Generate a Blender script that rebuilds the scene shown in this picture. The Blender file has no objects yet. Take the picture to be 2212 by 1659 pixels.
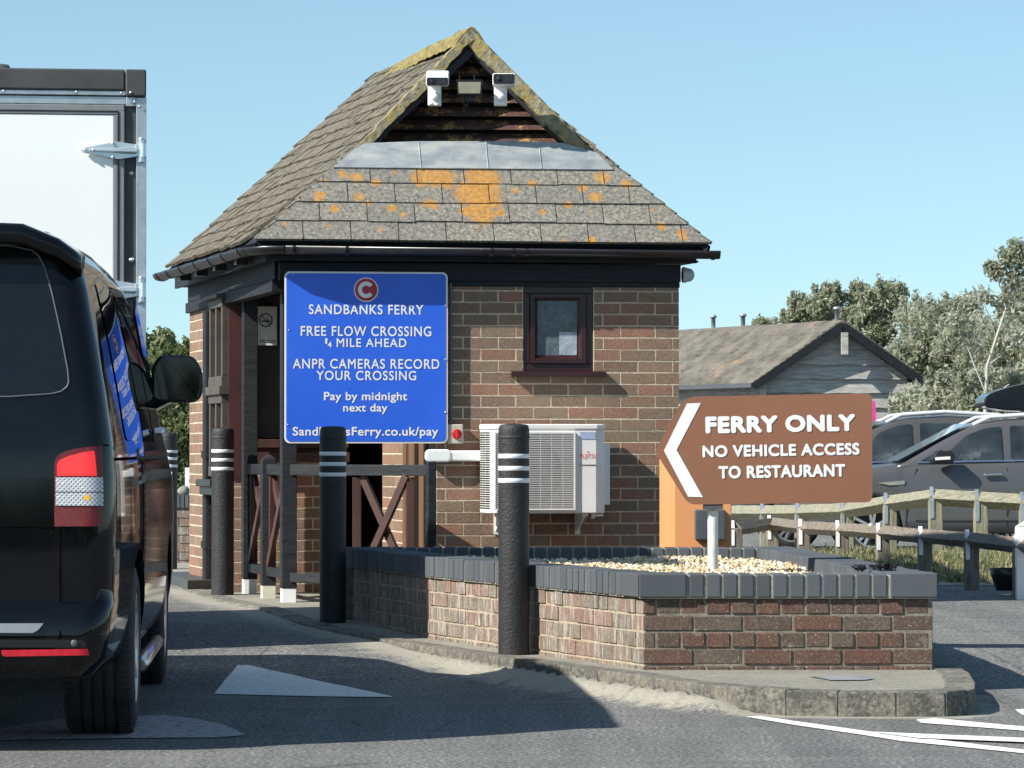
import bpy, bmesh, math, random
import numpy as np
from mathutils import Vector, Matrix
random.seed(7); rng = np.random.default_rng(7)
sc = bpy.context.scene
C = sc.collection
R = math.radians
# ---------------------------------------------------------------- camera
F = 7668.0; CX = 1106.0; CY = 829.5; HC = 1.09; PITCH = math.atan(150.5/7668)
cd = bpy.data.cameras.new('camera'); cam = bpy.data.objects.new('camera', cd); C.objects.link(cam)
cam.location = (0, 0, HC); cam.rotation_euler = (math.pi/2+PITCH, 0, 0)
cd.sensor_width = 36; cd.lens = 36*F/2212.0; cd.clip_start = 0.1; cd.clip_end = 5000
sc.camera = cam
# ---------------------------------------------------------------- light
SUN = Vector((-1.0, -0.54, 0.90)).normalized()        # towards the sun
el = math.asin(SUN.z); az = math.atan2(SUN.x, SUN.y)
w = bpy.data.worlds.new('World'); sc.world = w; w.use_nodes = True
nt = w.node_tree; nt.nodes.clear()
sky = nt.nodes.new('ShaderNodeTexSky'); sky.sky_type = 'NISHITA'; sky.sun_disc = False
sky.sun_elevation = el; sky.sun_rotation = az; sky.air_density = 1.0; sky.dust_density = 0.3; sky.ozone_density = 2.5
stc = nt.nodes.new('ShaderNodeTexCoord'); smp = nt.nodes.new('ShaderNodeMapping'); smp.inputs['Location'].default_value = (0, 0, 0.08); nt.links.new(stc.outputs['Generated'], smp.inputs[0]); nt.links.new(smp.outputs[0], sky.inputs[0])
bg = nt.nodes.new('ShaderNodeBackground'); bg.inputs[1].default_value = 0.082
wo = nt.nodes.new('ShaderNodeOutputWorld'); tint = nt.nodes.new('ShaderNodeMix'); tint.data_type = 'RGBA'; tint.blend_type = 'MULTIPLY'; tint.inputs[0].default_value = 1; tint.inputs[7].default_value = (1.3, 1.37, 1.2, 1)
nt.links.new(sky.outputs[0], tint.inputs[6]); nt.links.new(tint.outputs[2], bg.inputs[0]); nt.links.new(bg.outputs[0], wo.inputs[0])
ld = bpy.data.lights.new('sun', 'SUN'); ld.energy = 5.0; ld.angle = R(0.53); ld.color = (1, 0.95, 0.87)
sun = bpy.data.objects.new('sun', ld); C.objects.link(sun); sun.rotation_euler = (-SUN).to_track_quat('-Z', 'Y').to_euler()
sun.location = SUN*50
sc.view_settings.view_transform = 'Standard'; sc.view_settings.look = 'None'
sc.view_settings.exposure = 0.72; sc.view_settings.gamma = 1.0
sc.view_settings.use_curve_mapping = False
# ---------------------------------------------------------------- measuring
def ray(x, y):
    u = (x-CX)/F; v = (CY-y)/F
    c, s = math.cos(PITCH), math.sin(PITCH)
    d = Vector((u, c - v*s, s + v*c)); return d/d.y
def P(x, y, Y):
    d = ray(x, y); return Vector((d.x*Y, Y, HC + d.z*Y))
def G(x, y, z):
    d = ray(x, y); t = (z-HC)/d.z; return Vector((d.x*t, t, z))
def HIT(x, y, p, n):
    d = ray(x, y); o = Vector((0, 0, HC)); t = (Vector(p)-o).dot(n)/d.dot(n); return o+d*t
def sm(a, b, x):
    t = min(1, max(0, (x-a)/(b-a))); return t*t*(3-2*t)
# ---------------------------------------------------------------- materials
def newmat(name):
    m = bpy.data.materials.new(name); m.use_nodes = True; n = m.node_tree; n.nodes.clear()
    o = n.nodes.new('ShaderNodeOutputMaterial'); b = n.nodes.new('ShaderNodeBsdfPrincipled')
    n.links.new(b.outputs[0], o.inputs[0]); return m, n, b
class NT:
    """tiny node helper"""
    def __init__(s, n): s.n = n
    def new(s, t, **kw):
        x = s.n.nodes.new(t)
        for k, v in kw.items(): setattr(x, k, v)
        return x
    def link(s, a, b): s.n.links.new(a, b)
    def coord(s, kind='Object', sc_=(1, 1, 1), attr=None):
        t = s.new('ShaderNodeTexCoord'); m = s.new('ShaderNodeMapping'); m.inputs['Scale'].default_value = sc_
        s.link(t.outputs[kind], m.inputs[0]); return m.outputs[0]
    def noise(s, vec, scale, detail=4, rough=0.6):
        t = s.new('ShaderNodeTexNoise'); t.inputs['Scale'].default_value = scale; t.inputs['Detail'].default_value = detail
        t.inputs['Roughness'].default_value = rough; s.link(vec, t.inputs['Vector']); return t.outputs['Fac']
    def voro(s, vec, scale, feature='F1', out='Distance'):
        t = s.new('ShaderNodeTexVoronoi', feature=feature); t.inputs['Scale'].default_value = scale; s.link(vec, t.inputs['Vector']); return t.outputs[out]
    def ramp(s, fac, pts):
        r = s.new('ShaderNodeValToRGB'); e = r.color_ramp.elements
        while len(e) > 1: e.remove(e[-1])
        e[0].position = pts[0][0]; e[0].color = (*c3(pts[0][1]), 1)
        for p, c in pts[1:]:
            q = e.new(p); q.color = (*c3(c), 1)
        s.link(fac, r.inputs[0]); return r.outputs[0]
    def mix(s, fac, a, b, mode='MIX'):
        m = s.new('ShaderNodeMix', data_type='RGBA', blend_type=mode)
        for k, v in ((0, fac), (6, a), (7, b)):
            sock = m.inputs[k]
            if hasattr(v, 'is_output'): s.link(v, sock)
            elif k == 0: sock.default_value = v
            else: sock.default_value = (*c3(v), 1)
        return m.outputs[2]
    def math(s, op, a, b=0.0):
        m = s.new('ShaderNodeMath', operation=op)
        for i, v in enumerate((a, b)):
            if hasattr(v, 'is_output'): s.link(v, m.inputs[i])
            else: m.inputs[i].default_value = v
        return m.outputs[0]
    def bump(s, h, strength, dist, bsdf):
        b = s.new('ShaderNodeBump'); b.inputs['Strength'].default_value = strength; b.inputs['Distance'].default_value = dist
        s.link(h, b.inputs['Height']); s.link(b.outputs[0], bsdf.inputs['Normal'])
def c3(c): return (c, c, c) if isinstance(c, (int, float)) else tuple(c)[:3]
def M(name, col, rough=0.6, metal=0.0, var=0.15, scale=8.0, bump=0.0, bscale=None, spec=None, stretch=(1, 1, 1), dirt_or_light=None, coat=0, emit=None):
    m, n, b = newmat(name); T = NT(n); col = c3(col)
    v = T.coord('Object', stretch)
    nz = T.noise(v, scale, 5)
    c = T.ramp(nz, [(0.3, tuple(x*(1-var) for x in col)), (0.7, tuple(min(1, x*(1+var)) for x in col))])
    if dirt_or_light:
        dn = T.noise(v, dirt_or_light[1], 6, 0.7)
        f = T.ramp(dn, [(dirt_or_light[2], 0), (dirt_or_light[2]+0.12, 1)])
        c = T.mix(f, c, dirt_or_light[0])
    T.link(c, b.inputs['Base Color']); b.inputs['Roughness'].default_value = rough; b.inputs['Metallic'].default_value = metal
    if spec is not None: b.inputs['Specular IOR Level'].default_value = spec
    if coat: b.inputs['Coat Weight'].default_value = coat; b.inputs['Coat Roughness'].default_value = 0.03
    if emit: b.inputs['Emission Color'].default_value = (*emit[0], 1); b.inputs['Emission Strength'].default_value = emit[1]
    if bump: T.bump(T.noise(v, bscale or scale*4, 4), bump, 0.01, b)
    return m
# ---------------------------------------------------------------- meshes
class MB:
    def __init__(s): s.v = []; s.f = []; s.m = []; s.r = []; s.smooth = []
    def add(s, vs, fs, m=0, r=0.5, smooth=False):
        k = len(s.v); s.v += [tuple(v) for v in vs]
        for f in fs: s.f.append([k+i for i in f]); s.m.append(m); s.r.append(r); s.smooth.append(smooth)
    def hexa(s, b, t, m=0, r=0.5):       # bottom 4 ccw, top 4
        s.add(list(b)+list(t), [(3, 2, 1, 0), (4, 5, 6, 7), (0, 1, 5, 4), (1, 2, 6, 5), (2, 3, 7, 6), (3, 0, 4, 7)], m, r)
    def box(s, x0, x1, y0, y1, z0, z1, m=0, r=0.5):
        s.hexa([(x0, y0, z0), (x1, y0, z0), (x1, y1, z0), (x0, y1, z0)], [(x0, y0, z1), (x1, y0, z1), (x1, y1, z1), (x0, y1, z1)], m, r)
    def prism(s, poly, ext, m=0, r=0.5, smooth=False):
        n = len(poly); ext = Vector(ext); a = [Vector(p) for p in poly]; b = [p+ext for p in a]
        s.add(a+b, [tuple(range(n)), tuple(range(2*n-1, n-1, -1))], m, r)
        k = len(s.v)-2*n
        for i in range(n):
            j = (i+1) % n; s.f.append([k+i, k+n+i, k+n+j, k+j]); s.m.append(m); s.r.append(r); s.smooth.append(smooth)
    def bar(s, a, b, wx, wz, up=(0, 0, 1), m=0, r=0.5):   # rectangular bar between points, wx across, wz along up
        a, b, up = Vector(a), Vector(b), Vector(up); d = (b-a).normalized(); sd = d.cross(up).normalized(); up2 = sd.cross(d)
        q = [sd*(-wx/2)+up2*(-wz/2), sd*(wx/2)+up2*(-wz/2), sd*(wx/2)+up2*(wz/2), sd*(-wx/2)+up2*(wz/2)]
        s.hexa([a+k for k in q], [b+k for k in q], m, r)
    def tube(s, path, rad, seg=14, m=0, caps=True, r=0.5):
        path = [Vector(p) for p in path]; n = len(path)
        if not hasattr(rad, '__len__'): rad = [rad]*n
        rings = []; up = None
        for i, p in enumerate(path):
            d = (path[min(n-1, i+1)]-path[max(0, i-1)]).normalized()
            if up is None: up = Vector((0, 0, 1)) if abs(d.z) < 0.9 else Vector((0, 1, 0))
            sd = d.cross(up).normalized(); up = sd.cross(d).normalized()
            rings.append([p+(sd*math.cos(2*math.pi*k/seg)+up*math.sin(2*math.pi*k/seg))*rad[i] for k in range(seg)])
        vs = [q for rr in rings for q in rr]; fs = []
        for i in range(n-1):
            for k in range(seg): fs.append((i*seg+k, i*seg+(k+1) % seg, (i+1)*seg+(k+1) % seg, (i+1)*seg+k))
        s.add(vs, fs, m, r, True)
        if caps:
            s.add(rings[0], [tuple(range(seg-1, -1, -1))], m, r); s.add(rings[-1], [tuple(range(seg))], m, r)
    def lathe(s, prof, c, axis=(0, 0, 1), seg=32, m=0, r=0.5, smooth=True):   # prof: (radius, along)
        ax = Vector(axis).normalized(); h = Vector((1, 0, 0)) if abs(ax.x) < 0.9 else Vector((0, 1, 0)); a = ax.cross(h).normalized(); b = ax.cross(a); c = Vector(c)
        vs = []
        for rd, t in prof:
            for k in range(seg):
                w_ = 2*math.pi*k/seg; vs.append(c+ax*t+(a*math.cos(w_)+b*math.sin(w_))*rd)
        fs = [(i*seg+k, i*seg+(k+1) % seg, (i+1)*seg+(k+1) % seg, (i+1)*seg+k) for i in range(len(prof)-1) for k in range(seg)]
        s.add(vs, fs, m, r, smooth)
    def build(s, name, mats, parent=None, base=None, bevel=0, bseg=2, recalc=True, wire=False):
        me = bpy.data.meshes.new(name)
        base = Vector(base) if base is not None else (parent.matrix_basis.translation.copy() if parent else Vector((0, 0, 0)))
        if parent is not None:
            base = Vector(parent.get('_base', (0, 0, 0)))
        me.from_pydata([(a[0]-base.x, a[1]-base.y, a[2]-base.z) for a in s.v], [], s.f)
        if not isinstance(mats, (list, tuple)): mats = [mats]
        for m in mats: me.materials.append(m)
        me.polygons.foreach_set('material_index', s.m); me.polygons.foreach_set('use_smooth', s.smooth)
        at = me.attributes.new('rnd', 'FLOAT', 'FACE'); at.data.foreach_set('value', s.r)
        me.update()
        if recalc:
            bm = bmesh.new(); bm.from_mesh(me); bmesh.ops.recalc_face_normals(bm, faces=bm.faces); bm.to_mesh(me); bm.free()
        o = bpy.data.objects.new(name, me); C.objects.link(o)
        if parent is not None: o.parent = parent; o['_base'] = tuple(base)
        else: o.location = base; o['_base'] = tuple(base)
        if bevel:
            md = o.modifiers.new('bevel', 'BEVEL'); md.width = bevel; md.segments = bseg; md.limit_method = 'ANGLE'; md.angle_limit = R(40)
            md.harden_normals = False
        return o
def thing(name, label, cat, base, group=None):
    o = bpy.data.objects.new(name, None); C.objects.link(o); o.empty_display_size = 0.2
    o.location = Vector(base); o['_base'] = tuple(base); tag(o, label, cat, group); return o
def tag(o, label, cat, group=None, kind=None):
    o['label'] = label; o['category'] = cat
    if group: o['group'] = group
    if kind: o['kind'] = kind
    return o
def struct(o, kind='structure', label=None, cat=None):
    o['kind'] = kind
    if label: o['label'] = label
    if cat: o['category'] = cat
    return o
class Fr:
    """a plan frame: origin o, a (along), d (into), z up"""
    def __init__(s, o, ang, dang=None):
        s.o = Vector((o[0], o[1], 0)); s.a = Vector((math.cos(ang), math.sin(ang), 0))
        s.d = Vector((-math.sin(ang), math.cos(ang), 0)) if dang is None else Vector((-math.sin(dang), math.cos(dang), 0))
    def p(s, u, v, z): return s.o+s.a*u+s.d*v+Vector((0, 0, z))
    def box(s, mb, u0, u1, v0, v1, z0, z1, m=0, r=0.5):
        mb.hexa([s.p(u0, v0, z0), s.p(u1, v0, z0), s.p(u1, v1, z0), s.p(u0, v1, z0)], [s.p(u0, v0, z1), s.p(u1, v0, z1), s.p(u1, v1, z1), s.p(u0, v1, z1)], m, r)
    def uz(s, x, y, v=0.0):
        n = Vector((-s.a.y, s.a.x, 0)); h = HIT(x, y, s.p(0, v, 0), n); q = h-s.p(0, v, 0); return q.dot(s.a), h.z
def rrect(x0, x1, z0, z1, r, n=5):
    out = []
    for cx, cz, a0 in ((x1-r, z1-r, 0), (x0+r, z1-r, 90), (x0+r, z0+r, 180), (x1-r, z0+r, 270)):
        for i in range(n+1):
            a = R(a0+90*i/n); out.append((cx+r*math.cos(a), cz+r*math.sin(a)))
    return out
def clip(poly, a, b):          # keep left of a->b (2D)
    out = []; n = len(poly)
    def sd(p): return (b[0]-a[0])*(p[1]-a[1])-(b[1]-a[1])*(p[0]-a[0])
    for i in range(n):
        p, q = poly[i], poly[(i+1) % n]; sp, sq = sd(p), sd(q)
        if sp >= 0: out.append(p)
        if (sp >= 0) != (sq >= 0):
            t = sp/(sp-sq); out.append((p[0]+(q[0]-p[0])*t, p[1]+(q[1]-p[1])*t))
    return out
def clipc(poly, conv):
    for i in range(len(conv)):
        if len(poly) < 3: return []
        poly = clip(poly, conv[i], conv[(i+1) % len(conv)])
    return poly if len(poly) >= 3 else []
def text(mb, s, xy0, xy1, fr, v, m=0, weight=0.0, ext=0.0015, space=1.0, capref='H', shear=0):
    """lettering laid on frame fr at depth v; xy0, xy1: (u, z) of cap box's left bottom and right top"""
    def mk(t, sp):
        cu = bpy.data.curves.new('t', 'FONT'); cu.body = t; cu.space_character = sp; cu.resolution_u = 5
        cu.space_word = 1.0
        ob = bpy.data.objects.new('t', cu); C.objects.link(ob)
        dg = bpy.context.evaluated_depsgraph_get(); me = bpy.data.meshes.new_from_object(ob.evaluated_get(dg))
        bpy.data.objects.remove(ob); bpy.data.curves.remove(cu); return me
    hm = mk(capref, 1); ch = [q.co.y for q in hm.vertices]; y0, y1 = min(ch), max(ch); bpy.data.meshes.remove(hm)
    me = mk(s, space); xs = [q.co.x for q in me.vertices]; xa, xb = min(xs), max(xs)
    cap = xy1[1]-xy0[1]; bo = weight*cap; sx = (xy1[0]-xy0[0]-2*bo)/(xb-xa); sz = (cap-2*bo)/(y1-y0)
    fs = [tuple(p.vertices) for p in me.polygons]
    dirs = [(0, 0)]+([(math.cos(k*math.pi/4), math.sin(k*math.pi/4)) for k in range(8)] if weight else [])
    for i, (dx, dz) in enumerate(dirs):
        mb.add([fr.p(xy0[0]+bo+(q.co.x-xa)*sx+dx*bo, v-i*.00006, xy0[1]+bo+(q.co.y-y0)*sz+dz*bo) for q in me.vertices], fs, m)
    bpy.data.meshes.remove(me)
def boolean(o, cutters):
    for c in cutters:
        md = o.modifiers.new('b', 'BOOLEAN'); md.operation = 'DIFFERENCE'; md.object = c; md.solver = 'EXACT'
    dg = bpy.context.evaluated_depsgraph_get(); me = bpy.data.meshes.new_from_object(o.evaluated_get(dg))
    o.modifiers.clear(); o.data = me
    for c in cutters: bpy.data.objects.remove(c)
# ================================================================ MATERIALS
def brick_mat(name, cols, mortar_mix=0.0, white=0.0, dark=0.3, bumpk=0.5, speck=0.45):
    m, n, b = newmat(name); T = NT(n); at = T.new('ShaderNodeAttribute', attribute_name='rnd')
    v = T.coord('Object')
    k = len(cols); c = T.ramp(at.outputs['Fac'], [(i/k, q) for i, q in enumerate(cols)])
    n.nodes[-1].color_ramp.interpolation = 'CONSTANT'
    nz = T.noise(v, 14, 6, 0.7); c = T.mix(T.ramp(nz, [(0.35, 0), (0.75, dark*1.6)]), c, (0.07, 0.055, 0.045))
    fine = T.noise(v, 90, 4, 0.7); c = T.mix(T.ramp(fine, [(0.45, 0), (0.62, speck)]), c, (0.33, 0.27, 0.21))
    if white:
        wn = T.noise(v if white < .9 else T.coord('Object', (1, 1, .16)), 7 if white < .9 else 34, 8, 0.75); sp = T.noise(v, 120, 2, 0.5)
        c = T.mix(T.ramp(wn, [(0.62-white*0.12, 0), (0.74-white*0.1, 0.7)]), c, (0.5, 0.48, 0.43))
        c = T.mix(T.ramp(sp, [(0.68, 0), (0.73, 0.8)]), c, (0.6, 0.58, 0.54))
    T.link(c, b.inputs['Base Color']); b.inputs['Roughness'].default_value = 0.9; b.inputs['Specular IOR Level'].default_value = 0.25
    T.bump(T.noise(v, 110, 6, 0.7), bumpk, 0.006, b); return m
BR = [(a*.85+.066, b_*.82+.034, c_*.8+.02) for a, b_, c_ in [(0.2, 0.135, 0.09), (0.16, 0.125, 0.09), (0.23, 0.115, 0.08), (0.185, 0.15, 0.105), (0.14, 0.1, 0.075), (0.25, 0.125, 0.09), (0.21, 0.155, 0.11), (0.15, 0.11, 0.085)]]
m_brick = brick_mat('kiosk_brick', BR, dark=0.22)
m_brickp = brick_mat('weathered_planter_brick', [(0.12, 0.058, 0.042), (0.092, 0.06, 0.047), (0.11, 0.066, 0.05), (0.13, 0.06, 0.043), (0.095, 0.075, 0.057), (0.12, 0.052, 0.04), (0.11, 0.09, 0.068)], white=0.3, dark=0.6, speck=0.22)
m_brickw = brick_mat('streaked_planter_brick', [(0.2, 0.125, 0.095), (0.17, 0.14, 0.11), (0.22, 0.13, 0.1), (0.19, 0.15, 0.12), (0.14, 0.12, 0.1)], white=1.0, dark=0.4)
m_mortar = M('mortar', (0.54, 0.455, 0.33), 0.95, var=0.25, scale=30, bump=0.4, bscale=120)
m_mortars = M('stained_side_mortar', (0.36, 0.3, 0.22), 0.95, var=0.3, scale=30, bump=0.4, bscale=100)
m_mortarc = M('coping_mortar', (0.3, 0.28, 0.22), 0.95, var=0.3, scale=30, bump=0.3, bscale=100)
m_mortarg = M('grey_mortar', (0.2, 0.18, 0.14), 0.95, var=0.35, scale=25, bump=0.4, bscale=100, dirt_or_light=((0.5, 0.48, 0.42), 30, 0.62))
m_blue = brick_mat('blue_engineering_brick', [(0.078, 0.09, 0.102), (0.09, 0.102, 0.115), (0.07, 0.08, 0.092), (0.084, 0.096, 0.108)], dark=0.06, bumpk=0.12, speck=0.04)
m_timberblk = M('black_stained_timber', (0.016, 0.018, 0.021), 0.6, var=0.45, scale=5, stretch=(1, 1, 9), bump=0.35, bscale=25, dirt_or_light=((0.045, 0.047, 0.048), 9, 0.6), spec=0.3)
m_beamblk = M('black_stained_beam', (0.015, 0.018, 0.022), 0.65, var=0.45, scale=4, stretch=(1, 1, 14), bump=0.35, bscale=14, dirt_or_light=((0.04, 0.042, 0.045), 7, 0.6), spec=0.3)
m_gutter = M('black_plastic_gutter', (0.016, 0.016, 0.018), 0.32, var=0.3, scale=6, dirt_or_light=((0.07, 0.065, 0.06), 9, 0.6))
m_brown = M('brown_stained_wood', (0.062, 0.026, 0.02), 0.55, var=0.25, scale=4, stretch=(1, 1, 0.2), bump=0.2, dirt_or_light=((0.11, 0.06, 0.05), 6, 0.6))
m_brownl = M('mid_brown_wood', (0.14, 0.075, 0.042), 0.6, var=0.2, scale=5, stretch=(3, 3, 0.3), bump=0.2, bscale=30)
m_redpanel = M('oxblood_panel', (0.055, 0.016, 0.013), 0.5, var=0.3, scale=3)
m_upvc = M('rosewood_plastic', (0.03, 0.010, 0.011), 0.32, var=0.15, scale=3)
m_frame = M('weathered_window_frame', (0.075, 0.06, 0.05), 0.6, var=0.25, scale=6)
m_seam = M('shut_line_black', (0.001, 0.001, 0.001), 0.9, spec=0.05)
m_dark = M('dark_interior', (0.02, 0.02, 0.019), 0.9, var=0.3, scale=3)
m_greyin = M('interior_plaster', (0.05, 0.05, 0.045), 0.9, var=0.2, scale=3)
m_white = M('white_paint', (0.78, 0.79, 0.78), 0.4, var=0.04, scale=4)
m_plastic = M('white_plastic', (0.7, 0.7, 0.67), 0.4, var=0.06, scale=5, dirt_or_light=((0.45, 0.43, 0.38), 4, 0.68))
m_cream = M('cream_plastic', (0.5, 0.46, 0.37), 0.5, var=0.08)
m_red = M('red_plastic', (0.5, 0.02, 0.03), 0.35, var=0.08)
m_black = M('black_plastic', (0.012, 0.012, 0.013), 0.35, var=0.2)
m_galv = M('galvanised_steel', (0.52, 0.56, 0.58), 0.38, metal=0.75, var=0.18, scale=9, dirt_or_light=((0.4, 0.42, 0.43), 12, 0.58))
m_zinc = M('zinc_hinge', (0.62, 0.67, 0.7), 0.28, metal=0.7, var=0.12, scale=14)
m_greytrim = M('dark_grey_extrusion', (0.055, 0.058, 0.06), 0.6, var=0.2, scale=6, dirt_or_light=((0.1, 0.1, 0.1), 12, 0.63))
m_rubber = M('door_rubber_grey', (0.2, 0.21, 0.21), 0.6, var=0.1)
m_lorryw = M('white_grp_panel', (0.88, 0.89, 0.87), 0.35, var=0.02, scale=1.5, dirt_or_light=((0.82, 0.84, 0.83), 2.0, 0.62))
def glassmat(name, col, rough=0.03, spec=0.5):
    m, n, b = newmat(name); T = NT(n); v = T.coord('Object'); T.link(T.ramp(T.noise(v, 0.8, 2), [(0.3, c3(col)), (0.7, tuple(x*1.3 for x in c3(col)))]), b.inputs['Base Color'])
    b.inputs['Roughness'].default_value = rough; b.inputs['Specular IOR Level'].default_value = spec; return m
m_glass = glassmat('dark_glass', (0.012, 0.014, 0.016))
m_carglass = M('car_glass', (0.03, 0.038, 0.042), 0.05, var=0.9, scale=1.3, spec=0.6, dirt_or_light=((0.12, 0.14, 0.15), 1.7, 0.6))  # paler patches in the colour stand for light variation in the windows
m_screen = glassmat('windscreen_glass', (0.2, 0.26, 0.3), 0.05, 0.8)
m_tint = glassmat('tinted_van_glass', (0.004, 0.005, 0.006), 0.02, 0.5)
def paintmat(name, col, flake=0.3, metal=0.0, rough=0.12):
    m, n, b = newmat(name); T = NT(n); v = T.coord('Object'); col = c3(col)
    c = T.ramp(T.noise(v, 400, 2), [(0.35, tuple(x*(1-flake) for x in col)), (0.65, tuple(x*(1+flake) for x in col))])
    dust = T.ramp(T.noise(v, 3, 6, 0.7), [(0.5, 0), (0.8, 0.05)]); c = T.mix(dust, c, (0.1, 0.1, 0.1))
    sp = T.ramp(T.voro(v, 26), [(0.025, 0.3), (0.04, 0)]); c = T.mix(sp, c, (0.25, 0.25, 0.24))
    b.inputs['Specular IOR Level'].default_value = 0.32
    T.link(c, b.inputs['Base Color']); b.inputs['Roughness'].default_value = rough; b.inputs['Metallic'].default_value = metal
    b.inputs['Coat Weight'].default_value = 0.12; b.inputs['Coat Roughness'].default_value = 0.03; return m
m_van = paintmat('black_car_paint', (0.002, 0.0022, 0.0035), rough=0.05)
m_suv = paintmat('dark_grey_car_paint', (0.1, 0.102, 0.105), 0.2, 0.3, 0.22)
m_suv2 = paintmat('charcoal_car_paint', (0.09, 0.09, 0.088), 0.2, 0.3, 0.25)
m_boxp = paintmat('gloss_black_shell', (0.006, 0.007, 0.01), rough=0.1)
m_step = M('dull_metal_step', (0.3, 0.31, 0.32), 0.4, metal=0.6, var=0.1)
m_chrome = M('brushed_chrome', (0.7, 0.7, 0.7), 0.18, metal=1, var=0.05)
m_rail = M('satin_roof_rail', (0.75, 0.76, 0.77), 0.3, metal=0.3, var=0.05)
m_alloy = M('silver_alloy', (0.6, 0.6, 0.6), 0.3, metal=0.85, var=0.05)
m_tyre = None
def tyremat():
    m, n, b = newmat('tyre_rubber'); T = NT(n); v = T.coord('Object')
    c = T.ramp(T.noise(v, 10, 5), [(0.35, (0.012, 0.012, 0.013)), (0.7, (0.035, 0.035, 0.037))])
    T.link(c, b.inputs['Base Color']); b.inputs['Roughness'].default_value = 0.75
    T.bump(T.noise(v, 60, 3), 0.3, 0.01, b); return m
m_tyre = tyremat()
def lampmat(name, col, emit=0.0, freq=330):
    m, n, b = newmat(name); T = NT(n); t = T.new('ShaderNodeTexCoord'); s = T.new('ShaderNodeSeparateXYZ'); T.link(t.outputs['Object'], s.inputs[0])
    gx = T.math('SINE', T.math('MULTIPLY', s.outputs[0], freq*2.2)); gz = T.math('SINE', T.math('MULTIPLY', s.outputs[2], freq*2.2))
    g = T.math('MULTIPLY', gx, gz); f = T.ramp(T.math('ADD', g, 0.5), [(0.1, 0), (0.5, 1)])
    col = c3(col); c = T.mix(f, tuple(x*0.45 for x in col), col); T.link(c, b.inputs['Base Color']); b.inputs['Roughness'].default_value = 0.12
    T.bump(f, 0.5, 0.004, b)
    if emit: T.link(c, b.inputs['Emission Color']); b.inputs['Emission Strength'].default_value = emit
    return m
m_lampr = lampmat('lit_red_lens', (0.8, 0.02, 0.025), 0.55)
m_lampd = lampmat('dark_red_lens', (0.16, 0.006, 0.012), 0.0)
m_lampc = lampmat('clear_lens', (0.55, 0.57, 0.6), 0.0, 170)
m_redref = M('red_reflector', (0.55, 0.02, 0.035), 0.2, var=0.2, scale=40)
m_amber = M('amber_bulb', (0.8, 0.42, 0.05), 0.3)
# sheet materials -------------------------------------------------
def asphalt():
    m, n, b = newmat('asphalt'); T = NT(n); v = T.coord('Object')
    sp = T.noise(v, 62, 3, 0.8); c = T.ramp(sp, [(0.34, (0.035, 0.037, 0.039)), (0.47, (0.12, 0.122, 0.12)), (0.57, (0.26, 0.258, 0.242)), (0.7, (0.52, 0.5, 0.46))])
    big = T.noise(v, 0.8, 6, 0.65); c = T.mix(T.ramp(big, [(0.3, 0), (0.7, 0.5)]), c, (0.085, 0.087, 0.088))
    tr = T.noise(T.coord('Object', (3.2, 0.18, 1)), 1.1, 5, 0.6); c = T.mix(T.ramp(tr, [(0.42, 0.3), (0.56, 0)]), c, (0.06, 0.061, 0.063)); st = T.noise(v, 2.7, 7, 0.8); c = T.mix(T.ramp(st, [(0.6, 0), (0.68, 0.5)]), c, (0.06, 0.06, 0.06)); pal = T.noise(T.coord('Object', (0.4, 1.6, 1)), 1.7, 6, 0.75); c = T.mix(T.ramp(pal, [(0.5, 0), (0.7, 0.35)]), c, (0.26, 0.255, 0.24))
    vs = T.coord('Object', (0.5, 5, 1)); sand = T.noise(vs, 1.3, 7, 0.7); c = T.mix(T.ramp(sand, [(0.55, 0), (0.75, 0.38)]), c, (0.3, 0.285, 0.235))
    # tyre scuffs: curved thin pale arcs
    v3 = T.coord('Object', (0.23, 0.11, 1)); sc_ = T.voro(v3, 1.6, 'DISTANCE_TO_EDGE'); c = T.mix(T.ramp(sc_, [(0.0, 0.1), (0.008, 0)]), c, (0.2, 0.2, 0.2))
    gr = T.ramp(T.noise(v, 48, 4, 0.85), [(0.36, 0.18), (0.47, 0.4), (0.56, 0.55), (0.66, 1.0)]); c = T.mix(1.0, c, gr, 'MULTIPLY'); vm = T.new('ShaderNodeVectorMath', operation='SCALE'); T.link(c, vm.inputs[0]); vm.inputs['Scale'].default_value = 2.4; c = vm.outputs[0]
    sat = T.new('ShaderNodeAttribute', attribute_name='sand'); sf = T.ramp(T.math('ADD', sat.outputs['Fac'], T.math('MULTIPLY', T.math('SUBTRACT', T.noise(v, 7, 8, 0.85), 0.5), 2.6)), [(0.35, 0), (0.75, 0.85)]); sf = T.math('MULTIPLY', sf, T.ramp(sat.outputs['Fac'], [(0.02, 0), (0.15, 1)]))
    c = T.mix(sf, c, T.ramp(T.noise(v, 60, 4, 0.7), [(0.35, (0.3, 0.285, 0.23)), (0.65, (0.44, 0.415, 0.335))]))
    ck = T.voro(T.coord('Object', (.9, .35, 1)), 0.9, 'DISTANCE_TO_EDGE'); c = T.mix(T.math('MULTIPLY', T.ramp(ck, [(0.0, 0.6), (0.006, 0)]), T.ramp(T.noise(v, 1.1, 3), [(0.5, 0), (0.56, 1)])), c, (0.02, 0.02, 0.02))
    T.link(c, b.inputs['Base Color']); b.inputs['Roughness'].default_value = 0.88; b.inputs['Specular IOR Level'].default_value = 0.3
    T.bump(T.noise(v, 48, 5, 0.85), 0.8, 0.01, b); return m
m_asphalt = asphalt()
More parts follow.
